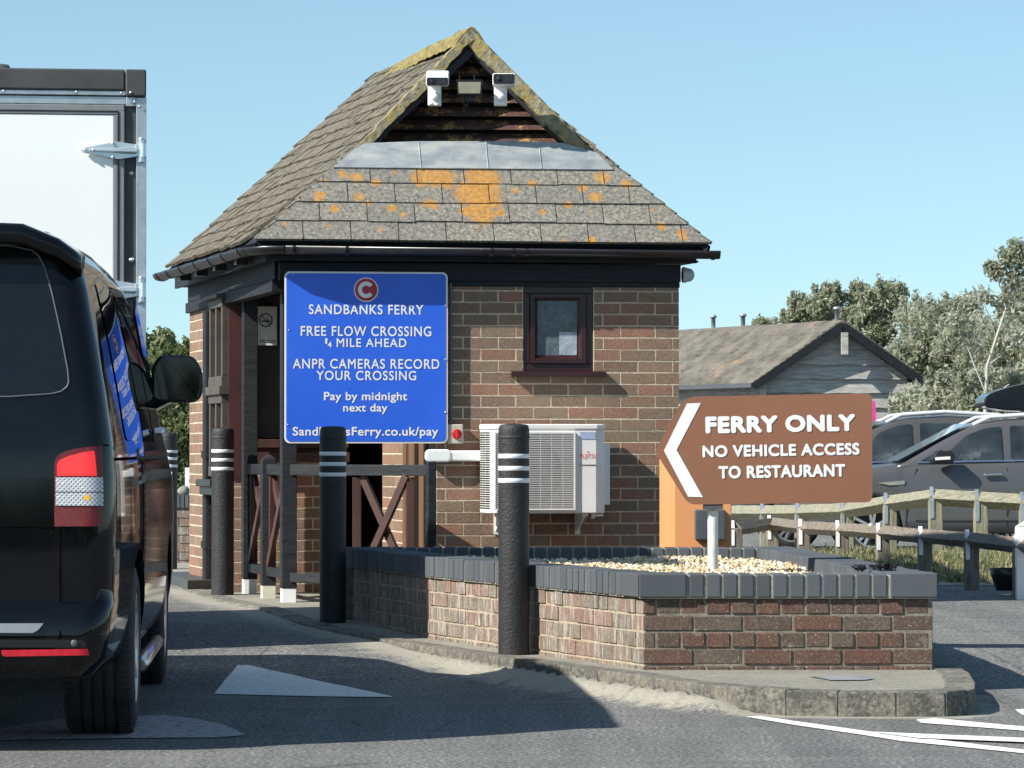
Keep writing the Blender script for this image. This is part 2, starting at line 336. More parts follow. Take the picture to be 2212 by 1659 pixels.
def concrete():
    m, n, b = newmat('old_concrete'); T = NT(n); v = T.coord('Object')
    sp = T.noise(v, 55, 5, 0.8); c = T.ramp(sp, [(0.3, (0.11, 0.105, 0.085)), (0.52, (0.25, 0.24, 0.2)), (0.7, (0.42, 0.4, 0.34))])
    big = T.noise(v, 1.6, 6, 0.7); c = T.mix(T.ramp(big, [(0.42, 0), (0.68, 0.6)]), c, (0.36, 0.34, 0.27))
    T.link(c, b.inputs['Base Color']); b.inputs['Roughness'].default_value = 0.95; T.bump(T.noise(v, 45, 6, 0.8), 0.8, 0.012, b); return m
m_conc = concrete()
m_sand = M('blown_sand', (0.4, 0.37, 0.28), 0.95, var=0.2, scale=12, bump=0.4, bscale=60, dirt_or_light=((0.2, 0.19, 0.16), 9, 0.56))
def paintline(name, col, wear):
    m, n, b = newmat(name); T = NT(n); v = T.coord('Object'); nz = T.noise(v, 22, 8, 0.8)
    c = T.mix(T.ramp(nz, [(wear, 0), (wear+0.08, 1)]), c3(col), (0.14, 0.14, 0.135)); T.link(c, b.inputs['Base Color']); b.inputs['Roughness'].default_value = 0.8; return m
m_line = paintline('white_road_paint', (0.74, 0.74, 0.71), 0.56)
m_linef = paintline('worn_road_paint', (0.42, 0.37, 0.38), 0.5)
m_steel = M('steel_plate', (0.4, 0.42, 0.43), 0.5, metal=0.5, var=0.2)
# roof ------------------------------------------------------------
def roofmat(name, front, spots=()):
    m, n, b = newmat(name); T = NT(n); v = T.coord('Object'); at = T.new('ShaderNodeAttribute', attribute_name='rnd')
    sp = T.noise(v, 45, 7, 0.8); c = T.ramp(sp, [(0.33, (0.06, 0.056, 0.048)), (0.5, (0.24, 0.225, 0.19)), (0.66, (0.47, 0.45, 0.38))])
    c = T.mix(T.math('MULTIPLY', at.outputs['Fac'], 0.35), c, (0.17, 0.168, 0.158))
    ds = T.voro(v, 20); c = T.mix(T.ramp(ds, [(0.12, 0.7), (0.18, 0)]), c, (0.06, 0.058, 0.052))
    ws = T.voro(T.coord('Object', (1.1, 1.1, 1.3)), 15); c = T.mix(T.ramp(ws, [(0.08, 0.8), (0.12, 0)]), c, (0.5, 0.5, 0.46))
    if front:
        # orange lichen: scattered rosettes plus one large colony near the middle of the top courses
        o1 = T.voro(v, 6.5); o1n = T.math('ADD', o1, T.math('MULTIPLY', T.math('SUBTRACT', T.noise(v, 22, 6, 0.8), 0.5), 0.5))
        f1 = T.ramp(o1n, [(0.18, .9), (0.25, 0)])
        rare = T.ramp(T.noise(v, 2.4, 3), [(0.36, 0), (0.44, 1)]); f1 = T.math('MULTIPLY', f1, rare)
        col = T.ramp(T.noise(v, 38, 6, 0.8), [(0.33, (0.24, 0.17, 0.08)), (0.46, (0.46, 0.22, 0.05)), (0.58, (0.56, 0.31, 0.09)), (0.7, (0.34, 0.28, 0.14))])
        c = T.mix(f1, c, col)
        for cxp, r_ in spots:
            t = T.new('ShaderNodeTexCoord'); d = T.new('ShaderNodeVectorMath', operation='DISTANCE'); T.link(t.outputs['Object'], d.inputs[0]); d.inputs[1].default_value = cxp
            dd = T.math('ADD', T.math('DIVIDE', d.outputs['Value'], r_), T.math('MULTIPLY', T.math('SUBTRACT', T.noise(v, 21, 8, 0.85), 0.5), 2.6))
            c = T.mix(T.math('MULTIPLY', T.ramp(dd, [(0.72, 1), (0.95, 0)]), T.ramp(T.noise(v, 55, 5, 0.8), [(0.36, 0.25), (0.5, 1)])), c, col)
    else:
        bl = T.noise(v, 19, 6, 0.8); c = T.mix(T.ramp(bl, [(0.43, 0.85), (0.51, 0)]), c, (0.045, 0.04, 0.032)); mo = T.noise(v, 11, 7, 0.75); c = T.mix(T.ramp(mo, [(0.42, 0), (0.6, 0.55)]), c, (0.32, 0.26, 0.16))
        t = T.new('ShaderNodeTexCoord'); s = T.new('ShaderNodeSeparateXYZ'); T.link(t.outputs['Object'], s.inputs[0])
        hz = T.ramp(T.math('ADD', s.outputs[2], T.math('MULTIPLY', T.noise(v, 9, 6, 0.8), 0.6)), [(1.1, 0), (1.55, 1)])
        f = T.math('MULTIPLY', T.ramp(T.math('ADD', T.math('MULTIPLY', s.outputs[2], 0.5), T.math('MULTIPLY', T.noise(v, 12, 6, 0.8), 0.55)), [(1.3, 0), (1.66, 1)]), 0.85)
        c = T.mix(f, c, T.ramp(T.noise(v, 30, 5, 0.8), [(0.35, (0.13, 0.11, 0.035)), (0.5, (0.36, 0.3, 0.075)), (0.65, (0.6, 0.48, 0.13))]))
    T.link(c, b.inputs['Base Color']); b.inputs['Roughness'].default_value = 0.95; b.inputs['Specular IOR Level'].default_value = 0.2
    T.bump(T.noise(v, 30, 8, 0.85), 0.9, 0.018 if front else 0.035, b); return m
m_roofs = roofmat('mossy_concrete_tile', False)
def leadmat():
    m, n, b = newmat('crinkled_lead'); T = NT(n); v = T.coord('Object', (1, 1, 1)); vv = T.coord('Object', (.9, .9, 2.6))
    nz = T.noise(vv, 5, 6, 0.6); c = T.ramp(nz, [(0.3, (0.2, 0.225, 0.24)), (0.5, (0.3, 0.325, 0.33)), (0.7, (0.42, 0.43, 0.39))])
    T.link(c, b.inputs['Base Color']); b.inputs['Roughness'].default_value = 0.55; b.inputs['Metallic'].default_value = 0.25
    T.bump(T.noise(vv, 10, 5, 0.6), 0.45, 0.02, b); return m
def mossmat():
    m, n, b = newmat('golden_moss'); T = NT(n); v = T.coord('Object'); c = T.ramp(T.noise(v, 20, 8, 0.8), [(0.33, (0.08, 0.07, 0.035)), (0.45, (0.27, 0.23, 0.1)), (0.55, (0.48, 0.38, 0.12)), (0.68, (0.55, 0.47, 0.24))])
    T.link(c, b.inputs['Base Color']); b.inputs['Roughness'].default_value = 0.95; T.bump(T.noise(v, 28, 8, 0.85), 1.0, 0.04, b); return m
m_moss = mossmat()
m_lead = leadmat()
def slatmat():
    m, n, b = newmat('lichened_brown_louvre'); T = NT(n); v = T.coord('Object', (1, 1, 1)); nz = T.noise(v, 9, 7, 0.8)
    c = T.ramp(nz, [(0.3, (0.03, 0.014, 0.012)), (0.5, (0.075, 0.038, 0.03)), (0.54, (0.1, 0.055, 0.042)), (0.58, (0.38, 0.21, 0.06))])
    T.link(c, b.inputs['Base Color']); b.inputs['Roughness'].default_value = 0.7; return m
m_slat = slatmat()
m_verge = M('lichened_verge_mortar', (0.2, 0.185, 0.13), 0.95, var=0.6, scale=22, bump=1.0, bscale=40, dirt_or_light=((0.27, 0.21, 0.07), 13, 0.46))
m_bollard = M('black_ridged_rubber', (0.018, 0.0185, 0.02), 0.6, var=0.35, scale=9, bump=0.5, bscale=70, dirt_or_light=((0.07, 0.067, 0.058), 14, 0.63))
m_band = M('white_reflective_band', (0.74, 0.76, 0.78), 0.4, var=0.08, scale=14)
def waneymat(name, cols, sc_):
    m, n, b = newmat(name); T = NT(n); v = T.coord('Object', sc_); nz = T.noise(v, 5, 8, 0.75); c = T.ramp(nz, [(0.3, cols[0]), (0.52, cols[1]), (0.72, cols[2])])
    T.link(c, b.inputs['Base Color']); b.inputs['Roughness'].default_value = 0.9; T.bump(nz, 0.6, 0.02, b); return m
m_waney = waneymat('silvered_board', [(0.17, 0.165, 0.15), (0.38, 0.37, 0.34), (0.52, 0.5, 0.47)], (0.6, 0.6, 5))
m_railg = waneymat('green_grey_timber', [(0.11, 0.11, 0.07), (0.24, 0.23, 0.165), (0.42, 0.41, 0.33)], (1.0, 9, 9))
m_railgp = waneymat('green_grey_post_timber', [(0.11, 0.11, 0.07), (0.24, 0.23, 0.165), (0.38, 0.37, 0.29)], (9, 9, 1.0))
m_raild = waneymat('dark_weathered_timber', [(0.07, 0.056, 0.043), (0.18, 0.15, 0.12), (0.42, 0.38, 0.31)], (1.0, 9, 9))
m_raildp = waneymat('dark_post_timber', [(0.08, 0.065, 0.052), (0.18, 0.155, 0.13), (0.3, 0.27, 0.22)], (9, 9, 1.0))
m_brownsign = M('brown_sign_face', (0.24, 0.108, 0.06), 0.42, var=0.06, scale=3, dirt_or_light=((0.28, 0.14, 0.09), 5, 0.6))
def bluemat():
    m, n, b = newmat('blue_sign_face'); T = NT(n); v = T.coord('Object'); c = T.ramp(T.noise(v, 2, 3), [(0.3, (0.02, 0.11, 0.66)), (0.7, (0.03, 0.135, 0.72))])
    T.link(c, b.inputs['Base Color']); b.inputs['Roughness'].default_value = 0.3; T.bump(T.noise(T.coord('Object', (1, 1, 6)), 9, 3), 0.06, 0.01, b); return m
m_bluesign = bluemat()
m_orange = M('orange_paint', (0.68, 0.3, 0.12), 0.5, var=0.05, scale=2)
m_peach = M('sunlit_orange_side', (0.78, 0.4, 0.17), 0.5, var=0.04, scale=2)  # cabinet orange with sunlight put into the colour, for its left side; unused
m_pink = M('pink_plastic', (0.62, 0.06, 0.24), 0.5, var=0.15)
m_greybox = M('grey_steel_box', (0.075, 0.082, 0.09), 0.45, var=0.12)
def leafmat(name, cols, rough=0.6):
    m, n, b = newmat(name); T = NT(n); at = T.new('ShaderNodeAttribute', attribute_name='rnd'); k = len(cols)
    T.link(T.ramp(at.outputs['Fac'], [(i/(k-1), q) for i, q in enumerate(cols)]), b.inputs['Base Color']); b.inputs['Roughness'].default_value = rough
    b.inputs['Specular IOR Level'].default_value = 0.3
    tr = T.new('ShaderNodeBsdfTranslucent'); n.links.new(T.n.nodes[-2].outputs[0] if False else b.inputs['Base Color'].links[0].from_socket, tr.inputs[0])
    ms = T.new('ShaderNodeMixShader'); ms.inputs[0].default_value = 0.5; T.link(b.outputs[0], ms.inputs[1]); T.link(tr.outputs[0], ms.inputs[2])
    o = [x for x in n.nodes if x.type == 'OUTPUT_MATERIAL'][0]; T.link(ms.outputs[0], o.inputs[0]); return m
m_leafs = leafmat('silvery_leaves', [(0.21, 0.23, 0.15), (0.33, 0.35, 0.24), (0.43, 0.445, 0.34), (0.54, 0.545, 0.45)])
m_leafg = leafmat('green_leaves', [(0.08, 0.11, 0.04), (0.15, 0.19, 0.08), (0.24, 0.28, 0.13), (0.34, 0.36, 0.22)])
m_leafp = leafmat('pine_leaves', [(0.15, 0.18, 0.11), (0.27, 0.3, 0.19), (0.39, 0.41, 0.29), (0.5, 0.51, 0.39)])
m_grass = leafmat('dry_grass_blades', [(0.13, 0.17, 0.07), (0.3, 0.29, 0.15), (0.52, 0.46, 0.3)])
m_bark = M('grey_bark', (0.16, 0.14, 0.12), 0.9, var=0.3, scale=8)
m_barkw = M('pale_bark', (0.42, 0.4, 0.35), 0.9, var=0.25, scale=8)
m_tilegrey = M('grey_shed_tiles', (0.13, 0.12, 0.1), 0.95, var=0.45, scale=3, bump=0.6, bscale=14, dirt_or_light=((0.26, 0.17, 0.1), 1.2, 0.58))
def gravelmat():
    m, n, b = newmat('golden_gravel'); T = NT(n); at = T.new('ShaderNodeAttribute', attribute_name='rnd')
    T.link(T.ramp(at.outputs['Fac'], [(0, (0.3, 0.22, 0.12)), (0.35, (0.52, 0.4, 0.24)), (0.7, (0.68, 0.56, 0.38)), (1, (0.75, 0.7, 0.6))]), b.inputs['Base Color']); b.inputs['Roughness'].default_value = 0.8; return m
m_gravel = gravelmat()
m_railg.node_tree.nodes
# ================================================================ GROUND
def zz(x0, y0, k): return lambda zx, zy: ((x0+zx*k)/1.15732, (y0+zy*k)/1.15732)
r6 = zz(1600, 1200, 0.43399); r7 = zz(2240, 1600, 0.14467); rL = zz(300, 1400, 0.27125); r4 = zz(1000, 1050, 0.36166); r3b = zz(380, 1050, 0.36166)
isl_px = [(2094, 1456), (2107, 1476), (2106, 1488), (2090, 1493), (2043, 1496), (1936, 1496.5), (1810, 1496), (1697, 1494), (1570, 1485), (1457, 1472), (1382, 1461), (1290, 1449), (1180, 1434), (1080, 1420), (989, 1407), (864, 1390), (778, 1374), (646, 1350), (552, 1322), (470, 1306), (390, 1280)]
ISL = [G(x, y, 0.1) for x, y in isl_px]
ISL = [(p.x, p.y) for p in ISL] + [(-2.9, 26.5), (-3.2, 29.5), (-2.9, 34.0), (1.4, 34.0), (2.0, 30.0), (2.02, 21.8), (2.08, 16.9)]
def dseg(p, a, b):
    dx, dy = b[0]-a[0], b[1]-a[1]; t = max(0, min(1, ((p[0]-a[0])*dx+(p[1]-a[1])*dy)/(dx*dx+dy*dy))); return math.hypot(p[0]-a[0]-t*dx, p[1]-a[1]-t*dy)
def inside(p, poly):
    c = False; n = len(poly)
    for i in range(n):
        a, b = poly[i], poly[i-1]
        if (a[1] > p[1]) != (b[1] > p[1]) and p[0] < (b[0]-a[0])*(p[1]-a[1])/(b[1]-a[1])+a[0]: c = not c
    return c
def gpave(Y): return 0.1 + 0.03*sm(19.0, 22.4, Y)
def gbase(X, Y):
    h = 0.093*sm(16.6, 19.2, Y) + 0.03*sm(19.2, 22.4, Y)
    if X > 0.8: h -= 0.03*sm(0.8, 2.5, X)*sm(16.6, 19.2, Y)
    if Y > 30: h -= 0.25*sm(32, 40, Y)
    return h
def ground_h(X, Y):
    h = gbase(X, Y)
    if inside((X, Y), ISL): return min(h, gpave(Y)-0.012)
    if X < 1.6 and 14 < Y < 20:
        d = min(dseg((X, Y), ISL[i], ISL[i+1]) for i in range(8, 20))
        h = max(h, 0.07*(1-sm(0.0, 0.2, d))*(1-sm(0.7, 1.5, X)))
    return h
def lin(a, b, n): return [a+(b-a)*i/n for i in range(n)]
xs = lin(-900, -60, 8)+lin(-60, -8, 13)+lin(-8, -3, 14)+lin(-3, 3.4, 140)+lin(3.4, 10, 14)+lin(10, 60, 12)+lin(60, 901, 9)+[901]
ys = lin(-900, -20, 9)+lin(-20, 12, 8)+lin(12, 27, 250)+lin(27, 45, 28)+lin(45, 120, 10)+lin(120, 2500, 10)+[2500]
g = MB(); nx = len(xs)
g.v = [(x, y, ground_h(x, y)) for y in ys for x in xs]
for j in range(len(ys)-1):
    for i in range(nx-1): g.f.append([j*nx+i, j*nx+i+1, (j+1)*nx+i+1, (j+1)*nx+i]); g.m.append(0); g.r.append(0.5); g.smooth.append(True)
ro = g.build('road', m_asphalt, recalc=False)
sa_ = ro.data.attributes.new('sand', 'FLOAT', 'POINT'); vals = []
for (x, y, z) in g.v:
    v_ = 0.0
    if -3.2 < x < 2.8 and 14 < y < 27.5: d_ = min(dseg((x, y), ISL[i-1], ISL[i]) for i in range(1, 23)); v_ = math.exp(-(d_/(.13 if x > 1.2 else .13+.12*min(1, (1.2-x))))**2)*(.75 if x > 1.9 else 1.0)
    vals.append(v_)
sa_.data.foreach_set('value', vals); struct(ro)
# pavement of the island with stone kerb
def offset_poly(poly, d):
    n = len(poly); out = []
    for i in range(n):
        a, b, c_ = Vector(poly[i-1]), Vector(poly[i]), Vector(poly[(i+1) % n])
        n1 = Vector((-(b-a).y, (b-a).x)).normalized(); n2 = Vector((-(c_-b).y, (c_-b).x)).normalized(); q = (n1+n2)
        q = q/ max(0.6, q.length**2/2) if q.length > 1e-6 else n1
        out.append(tuple(b+q*d))
    return out
area = sum(ISL[i-1][0]*ISL[i][1]-ISL[i][0]*ISL[i-1][1] for i in range(len(ISL)))
if area < 0: ISLc = ISL[::-1]
else: ISLc = ISL[:]
inn = offset_poly(ISLc, 0.13)
pv = MB(); n_ = len(ISLc)
pv.add([(x, y, gpave(y)+0.002) for x, y in inn], [tuple(range(n_))], 0)
pv = MB()
# fine sheet: rows clipped to polygon
bm = bmesh.new(); vs = [bm.verts.new((x, y, 0)) for x, y in inn]; bm.faces.new(vs)
for Yc in (19.0, 19.8, 20.6, 21.4, 22.4): bmesh.ops.bisect_plane(bm, geom=bm.verts[:]+bm.edges[:]+bm.faces[:], plane_co=(0, Yc, 0), plane_no=(0, 1, 0))
for q in bm.verts: q.co.z = gpave(q.co.y)+0.001
bmesh.ops.triangulate(bm, faces=bm.faces[:])
bm.verts.index_update(); pv.add([q.co[:] for q in bm.verts], [tuple(x.index for x in f.verts) for f in bm.faces]); bm.free()
struct(pv.build('pavement', m_conc))
kb = MB(); L = 0.0
# kerb stones as segments with small joints
for i in range(n_):
    a, b, ia, ib = ISLc[i], ISLc[(i+1) % n_], inn[i], inn[(i+1) % n_]
    ln = math.hypot(b[0]-a[0], b[1]-a[1]); k = max(1, round(ln/0.3)) if ln < 3 else max(1, round(ln/0.9))
    for j in range(k):
        g_ = .001*k/max(ln, .01)/1.0; t0, t1 = (j+g_)/k, (j+1-g_)/k
        def L2(p, q, t): return (p[0]+(q[0]-p[0])*t, p[1]+(q[1]-p[1])*t)
        q = [L2(a, b, t0), L2(a, b, t1), L2(ia, ib, t1), L2(ia, ib, t0)]; dz = random.uniform(-0.003, 0.003)
        kb.hexa([(x, y, -0.12) for x, y in q], [(x, y, gpave(y)+0.005+dz) for x, y in q], 0, random.random())
def kerbmat():
    m, n, b = newmat('granite_kerb'); T = NT(n); v = T.coord('Object'); at = T.new('ShaderNodeAttribute', attribute_name='rnd')
    sp = T.noise(v, 40, 7, 0.8); c = T.ramp(sp, [(0.33, (0.06, 0.058, 0.05)), (0.5, (0.16, 0.155, 0.135)), (0.66, (0.36, 0.35, 0.3))])
    c = T.mix(T.ramp(T.noise(v, 5, 5, 0.7), [(0.45, 0), (0.65, 0.6)]), c, (0.4, 0.37, 0.29))
    T.link(c, b.inputs['Base Color']); b.inputs['Roughness'].default_value = 0.95; T.bump(T.noise(v, 26, 8, 0.8), 1.0, 0.03, b); return m
struct(kb.build('kerb', kerbmat(), bevel=0.006))
# painted markings, each laid 4 mm over the road
def mark(name, polys, mat_, dz=0.004):
    mb = MB()
    for poly in polys:
        pts = []
        for x, y in poly:
            z = 0.0
            for _ in range(40):
                p = G(x, y, z); z = z*.6+(ground_h(p.x, p.y)+dz)*.4
            pts.append(Vector((p.x, p.y, z)))
        mb.add(pts, [tuple(range(len(pts)))])
    bm = bmesh.new()
    o = mb.build(name, mat_); bm.from_mesh(o.data)
    bmesh.ops.triangulate(bm, faces=bm.faces[:]); 
    for _ in range(4):
        le = [e for e in bm.edges if e.calc_length() > .22 and e.calc_length() < 6]
        if not le: break
        bmesh.ops.subdivide_edges(bm, edges=le, cuts=1); bmesh.ops.triangulate(bm, faces=[f for f in bm.faces if len(f.verts) > 3])
    for q in bm.verts: q.co.z = ground_h(q.co.x, q.co.y)+dz
    bm.normal_update()
    for f in bm.faces:
        if f.normal.z < 0: f.normal_flip()
    bm.to_mesh(o.data); bm.free(); return struct(o)
mark('road_arrow_marking', [[rL(865, 1232), rL(960, 1110), rL(1085, 967), (537, 1436.5), (640, 1459), (744, 1481.5), (848, 1504), (846, 1505.5), (700, 1504), (580, 1501.5)]], m_line)
mark('road_worn_marking', [[rL(-1200, 1560), rL(-600, 1470), rL(100, 1440), rL(380, 1430), rL(700, 1460), rL(940, 1512), rL(1080, 1570), rL(1160, 1612), rL(900, 1634), rL(0, 1640), rL(-1200, 1660)]], m_linef)
mark('road_edge_line', [[r6(605, 1362), r6(690, 1359), r6(1320, 1448), r6(1600, 1482), r6(2300, 1563), r6(2300, 1582), r6(1500, 1502), r6(1290, 1468), r6(900, 1412)]], m_line)
mark('road_branch_line', [[r6(1330, 1449), r6(2300, 1488), r6(2300, 1512), r6(1600, 1485)]], m_line, 0.008)
mark('road_kerb_line', [[r6(1590, 1380), r6(1700, 1371), r6(2300, 1428), r6(2300, 1450), r6(1620, 1398)]], m_line)
mark('road_side_line', [[r6(2160, 1322), r6(2300, 1312), r6(2300, 1375), r6(2200, 1350)]], m_line)
mc = MB(); q = [G(*r6(x, y), 0.1) for x, y in ((970, 1136), (1290, 1134), (1345, 1152), (1290, 1159), (1100, 1160))]
mc.add([(p.x, p.y, gpave(p.y)+0.006) for p in q], [tuple(range(5))]); tag(mc.build('access_cover', m_steel), 'thin grey steel plate set in the concrete kerb end before the planter', 'cover plate')
# ================================================================ BRICKWORK
def brickwall(mb, p0, p1, z0, z1, nrm, thick=0.1, openings=(), gauge=0.075, bl=0.2275, bond='stretcher', joint=0.010, mm=1, jit=0.0022, phase=0.0, rec=None):
    rec = (.002 if mm == 1 and gauge == 0.075 and z1 > 1 else .005) if rec is None else rec
    """bricks (material 0) standing 5 mm proud of a mortar wall (material mm); p0->p1 in plan, nrm points out"""
    p0 = Vector((p0[0], p0[1], 0)); p1 = Vector((p1[0], p1[1], 0)); a = (p1-p0); L_ = a.length; a.normalize(); nn = Vector((nrm[0], nrm[1], 0)).normalized()
    def pt(s, d, z): return p0+a*s+nn*d+Vector((0, 0, z))
    def bx(s0, s1, d0, d1, za, zb, m, r): mb.hexa([pt(s0, d1, za), pt(s1, d1, za), pt(s1, d0, za), pt(s0, d0, za)], [pt(s0, d1, zb), pt(s1, d1, zb), pt(s1, d0, zb), pt(s0, d0, zb)], m, r)
    # mortar body, cut round the openings
    ss = sorted(set([0.0, L_]+[min(L_, max(0, q)) for o in openings for q in o[:2]])); zs = sorted(set([z0, z1]+[min(z1, max(z0, q)) for o in openings for q in o[2:]]))
    for i in range(len(ss)-1):
        for j in range(len(zs)-1):
            cs, cz = (ss[i]+ss[i+1])/2, (zs[j]+zs[j+1])/2
            if any(o[0] < cs < o[1] and o[2] < cz < o[3] for o in openings): continue
            bx(ss[i], ss[i+1], -thick, -rec, zs[j], zs[j+1], mm, 0.5)
    nrow = int(math.ceil((z1-z0)/gauge-0.05))
    for k in range(nrow):
        za = z0+k*gauge+joint/2; zb = min(z1, z0+(k+1)*gauge-joint/2)
        if zb-za < 0.012: continue
        if bond == 'stretcher': ln = bl; off = (bl/2 if k % 2 else 0)
        elif bond == 'english': ln = bl if k % 2 else bl/2; off = 0 if k % 2 else bl/4
        else: ln = bl/2; off = 0
        free = [(0.0, L_)]
        for o in openings:
            if o[2] < (za+zb)/2 < o[3]:
                nf = []
                for f0, f1 in free:
                    if o[1] <= f0 or o[0] >= f1: nf.append((f0, f1)); continue
                    if o[0] > f0: nf.append((f0, o[0]))
                    if o[1] < f1: nf.append((o[1], f1))
                free = nf
        s = -off-phase
        while s < L_:
            b0, b1 = s, s+ln
            for f0, f1 in free:
                c0, c1 = max(b0, f0), min(b1, f1)
                if c1-c0 > 0.03:
                    e0 = joint/2 if c0 > 0.001 else -0.0; e1 = joint/2 if c1 < L_-0.001 else 0.0
                    j_ = random.uniform(-jit, jit)*(1 if rec > .003 else .3); dz0 = random.uniform(-0.0015, 0.0015)
                    bx(c0+e0+random.uniform(-.001, .001), c1-e1+random.uniform(-.001, .001), -0.03, j_, za+dz0, zb+dz0, 0, random.random())
            s += ln
# ================================================================ KIOSK
O = (-1.489, 22.69); KF = Fr(O, R(7)); KS = Fr(O, R(7), R(14))     # KF: true frame of front wall; KS: skewed plan of whole building
kb0 = (-0.3, 23.6, 0.13); GZ = 0.115
kiosk = thing('ticket_kiosk', 'small brick ticket kiosk with steep lichened tile roof and black beams', 'kiosk', kb0)
UR = 2.59
def side(u, v): p = KS.p(u, v, 0); return (p.x, p.y)
u944, _ = KF.uz(944, 1000); wu0, wz1 = KF.uz(1130, 618.5); wu1, wz0 = KF.uz(1282, 801)
ex = KF.a; ey = KS.d; nF = (-KF.d.x, -KF.d.y); nL = (-ey.y, ey.x)
# front wall
mb = MB(); brickwall(mb, side(u944, 0), side(UR, 0), GZ, 2.18, nF, 0.11, [(wu0-u944, wu1-u944, wz0, wz1)], phase=0.06)
wall_f = mb.build('wall', [m_brick, m_mortar], kiosk)
# return wall beside the doorway (faces left)
mb = MB(); brickwall(mb, side(u944, 1.7), side(u944, 0.008), GZ, 2.18, nL, 0.11, [(0.75, 1.42, GZ, 2.18)], phase=0.04); mb.build('wall', [m_brick, m_mortar], kiosk)
# porch back wall below the counter, and left side wall
mb = MB(); brickwall(mb, side(0.0, 1.95), side(0.81, 1.95), GZ, 1.03, nF, 0.11, phase=0.1); mb.build('wall', [m_brick, m_mortar], kiosk)
mb = MB(); brickwall(mb, side(0.0, 3.72), side(0.0, 1.958), GZ, 2.2, nL, 0.11, [(1.17, 1.762, 0.93, 2.2)], phase=0.03); mb.build('wall', [m_brick, m_mortar], kiosk)
mb = MB(); brickwall(mb, side(UR, 0.12), side(UR, 3.72), GZ, 2.2, (-nL[0], -nL[1]), 0.11); brickwall(mb, side(UR-.02, 3.72), side(0.02, 3.72), GZ, 2.2, (-nF[0], -nF[1]), 0.11); mb.build('wall', [m_brick, m_mortar], kiosk)
# interior walls, floor and ceiling of the porch, coloured dark for the unlit inside
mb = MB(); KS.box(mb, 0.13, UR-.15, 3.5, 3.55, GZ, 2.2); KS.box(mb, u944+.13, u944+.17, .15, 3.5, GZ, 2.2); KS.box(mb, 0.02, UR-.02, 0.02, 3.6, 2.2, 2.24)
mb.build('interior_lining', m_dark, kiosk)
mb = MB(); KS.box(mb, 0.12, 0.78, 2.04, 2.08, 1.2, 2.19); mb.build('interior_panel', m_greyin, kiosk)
# counter and window frame in the porch
mb = MB(); KS.box(mb, 0.1, 0.82, 1.85, 2.01, 1.03, 1.10); KS.box(mb, 0.1, 0.82, 1.88, 1.98, 1.13, 1.19); KS.box(mb, 0.1, 0.82, 1.92, 2.0, 1.10, 1.13); KS.box(mb, 0.74, 0.82, 1.88, 2.02, 1.19, 2.19)
mb.build('counter', m_brown, kiosk, bevel=0.004)
mb = MB(); KS.box(mb, 0.0, 0.12, 1.942, 2.08, 1.03, 2.17); KS.box(mb, -.005, 0.125, 1.93, 2.1, .93, 1.03); mb.build('corner_panel', m_redpanel, kiosk)
mb = MB(); KS.box(mb, u944-.02, u944+.06, .24, .33, GZ, 2.17); KS.box(mb, u944-.02, u944+.06, .86, .95, GZ, 2.17); KS.box(mb, u944-.0, u944+.04, .33, .86, GZ, 2.17); mb.build('door', m_brownl, kiosk, bevel=0.003)
# side ticket window, two tiers of two lights
win = MB(); gl = MB()
SA = Fr(O, R(104)); SA.o = KS.p(0, 0, 0); SA.d = Vector((KS.d.y, -KS.d.x, 0))  # a runs back along the side, d runs inwards
def sbox(b_, v0, v1, d0, d1, z0, z1): SA.box(b_, v0, v1, d0, d1, z0, z1)
for z0, z1 in ((0.93, 1.50), (1.56, 2.17)):
    sbox(win, 1.97, 2.54, -0.05, 0.05, z0, z0+.07); sbox(win, 1.97, 2.54, -0.05, 0.05, z1-.06, z1)
    for v in (1.97, 2.23, 2.49): sbox(win, v, v+.05, -0.045, 0.045, z0+.07, z1-.06)
    sbox(gl, 2.01, 2.51, -0.003, 0.003, z0+.05, z1-.04)
sbox(win, 1.95, 2.56, -0.07, 0.05, 1.50, 1.56); sbox(win, 1.95, 2.56, -0.09, 0.04, 2.17, 2.2)
sw = win.build('window', m_frame, kiosk, bevel=0.004); gl.build('pane', m_glass, sw)
# hopper ledge and downpipe
mb = MB(); p = SA.p(2.61, -0.045, 0); mb.tube([p+Vector((0, 0, z)) for z in (0.2, 2.1)], 0.034); mb.tube([p+Vector((0, 0, z)) for z in (.42, .47)], 0.045); mb.tube([p+Vector((0, 0, z)) for z in (1.06, 1.11)], 0.045)
mb.build('downpipe', m_gutter, kiosk)
mb = MB(); SA.box(mb, 2.0, 2.64, -.125, 0.0, .86, .91); SA.box(mb, 2.04, 2.62, -.10, 0.0, .80, .86); mb.build('window_ledge', m_black, kiosk, bevel=0.006)
# ---- front window
wd = 0.03
def ring(mb, fr, u0, u1, z0, z1, t, v0, v1):
    fr.box(mb, u0, u1, v0, v1, z0, z0+t); fr.box(mb, u0, u1, v0, v1, z1-t, z1); fr.box(mb, u0, u0+t, v0, v1, z0+t, z1-t); fr.box(mb, u1-t, u1, v0, v1, z0+t, z1-t)
mb = MB(); ring(mb, KF, wu0, wu1, wz0, wz1, 0.045, 0.012, 0.08); fw = mb.build('window', m_upvc, kiosk, bevel=0.004)
g0, gz1 = KF.uz(1163, 650); g1, gz0 = KF.uz(1247, 767)
mb = MB(); o4 = [(wu0+.042, wz0+.042), (wu1-.042, wz0+.042), (wu1-.042, wz1-.042), (wu0+.042, wz1-.042)]; i4 = [(g0, gz0), (g1, gz0), (g1, gz1), (g0, gz1)]
ms_ = [(o4[k][0]*.45+i4[k][0]*.55, o4[k][1]*.45+i4[k][1]*.55) for k in range(4)]
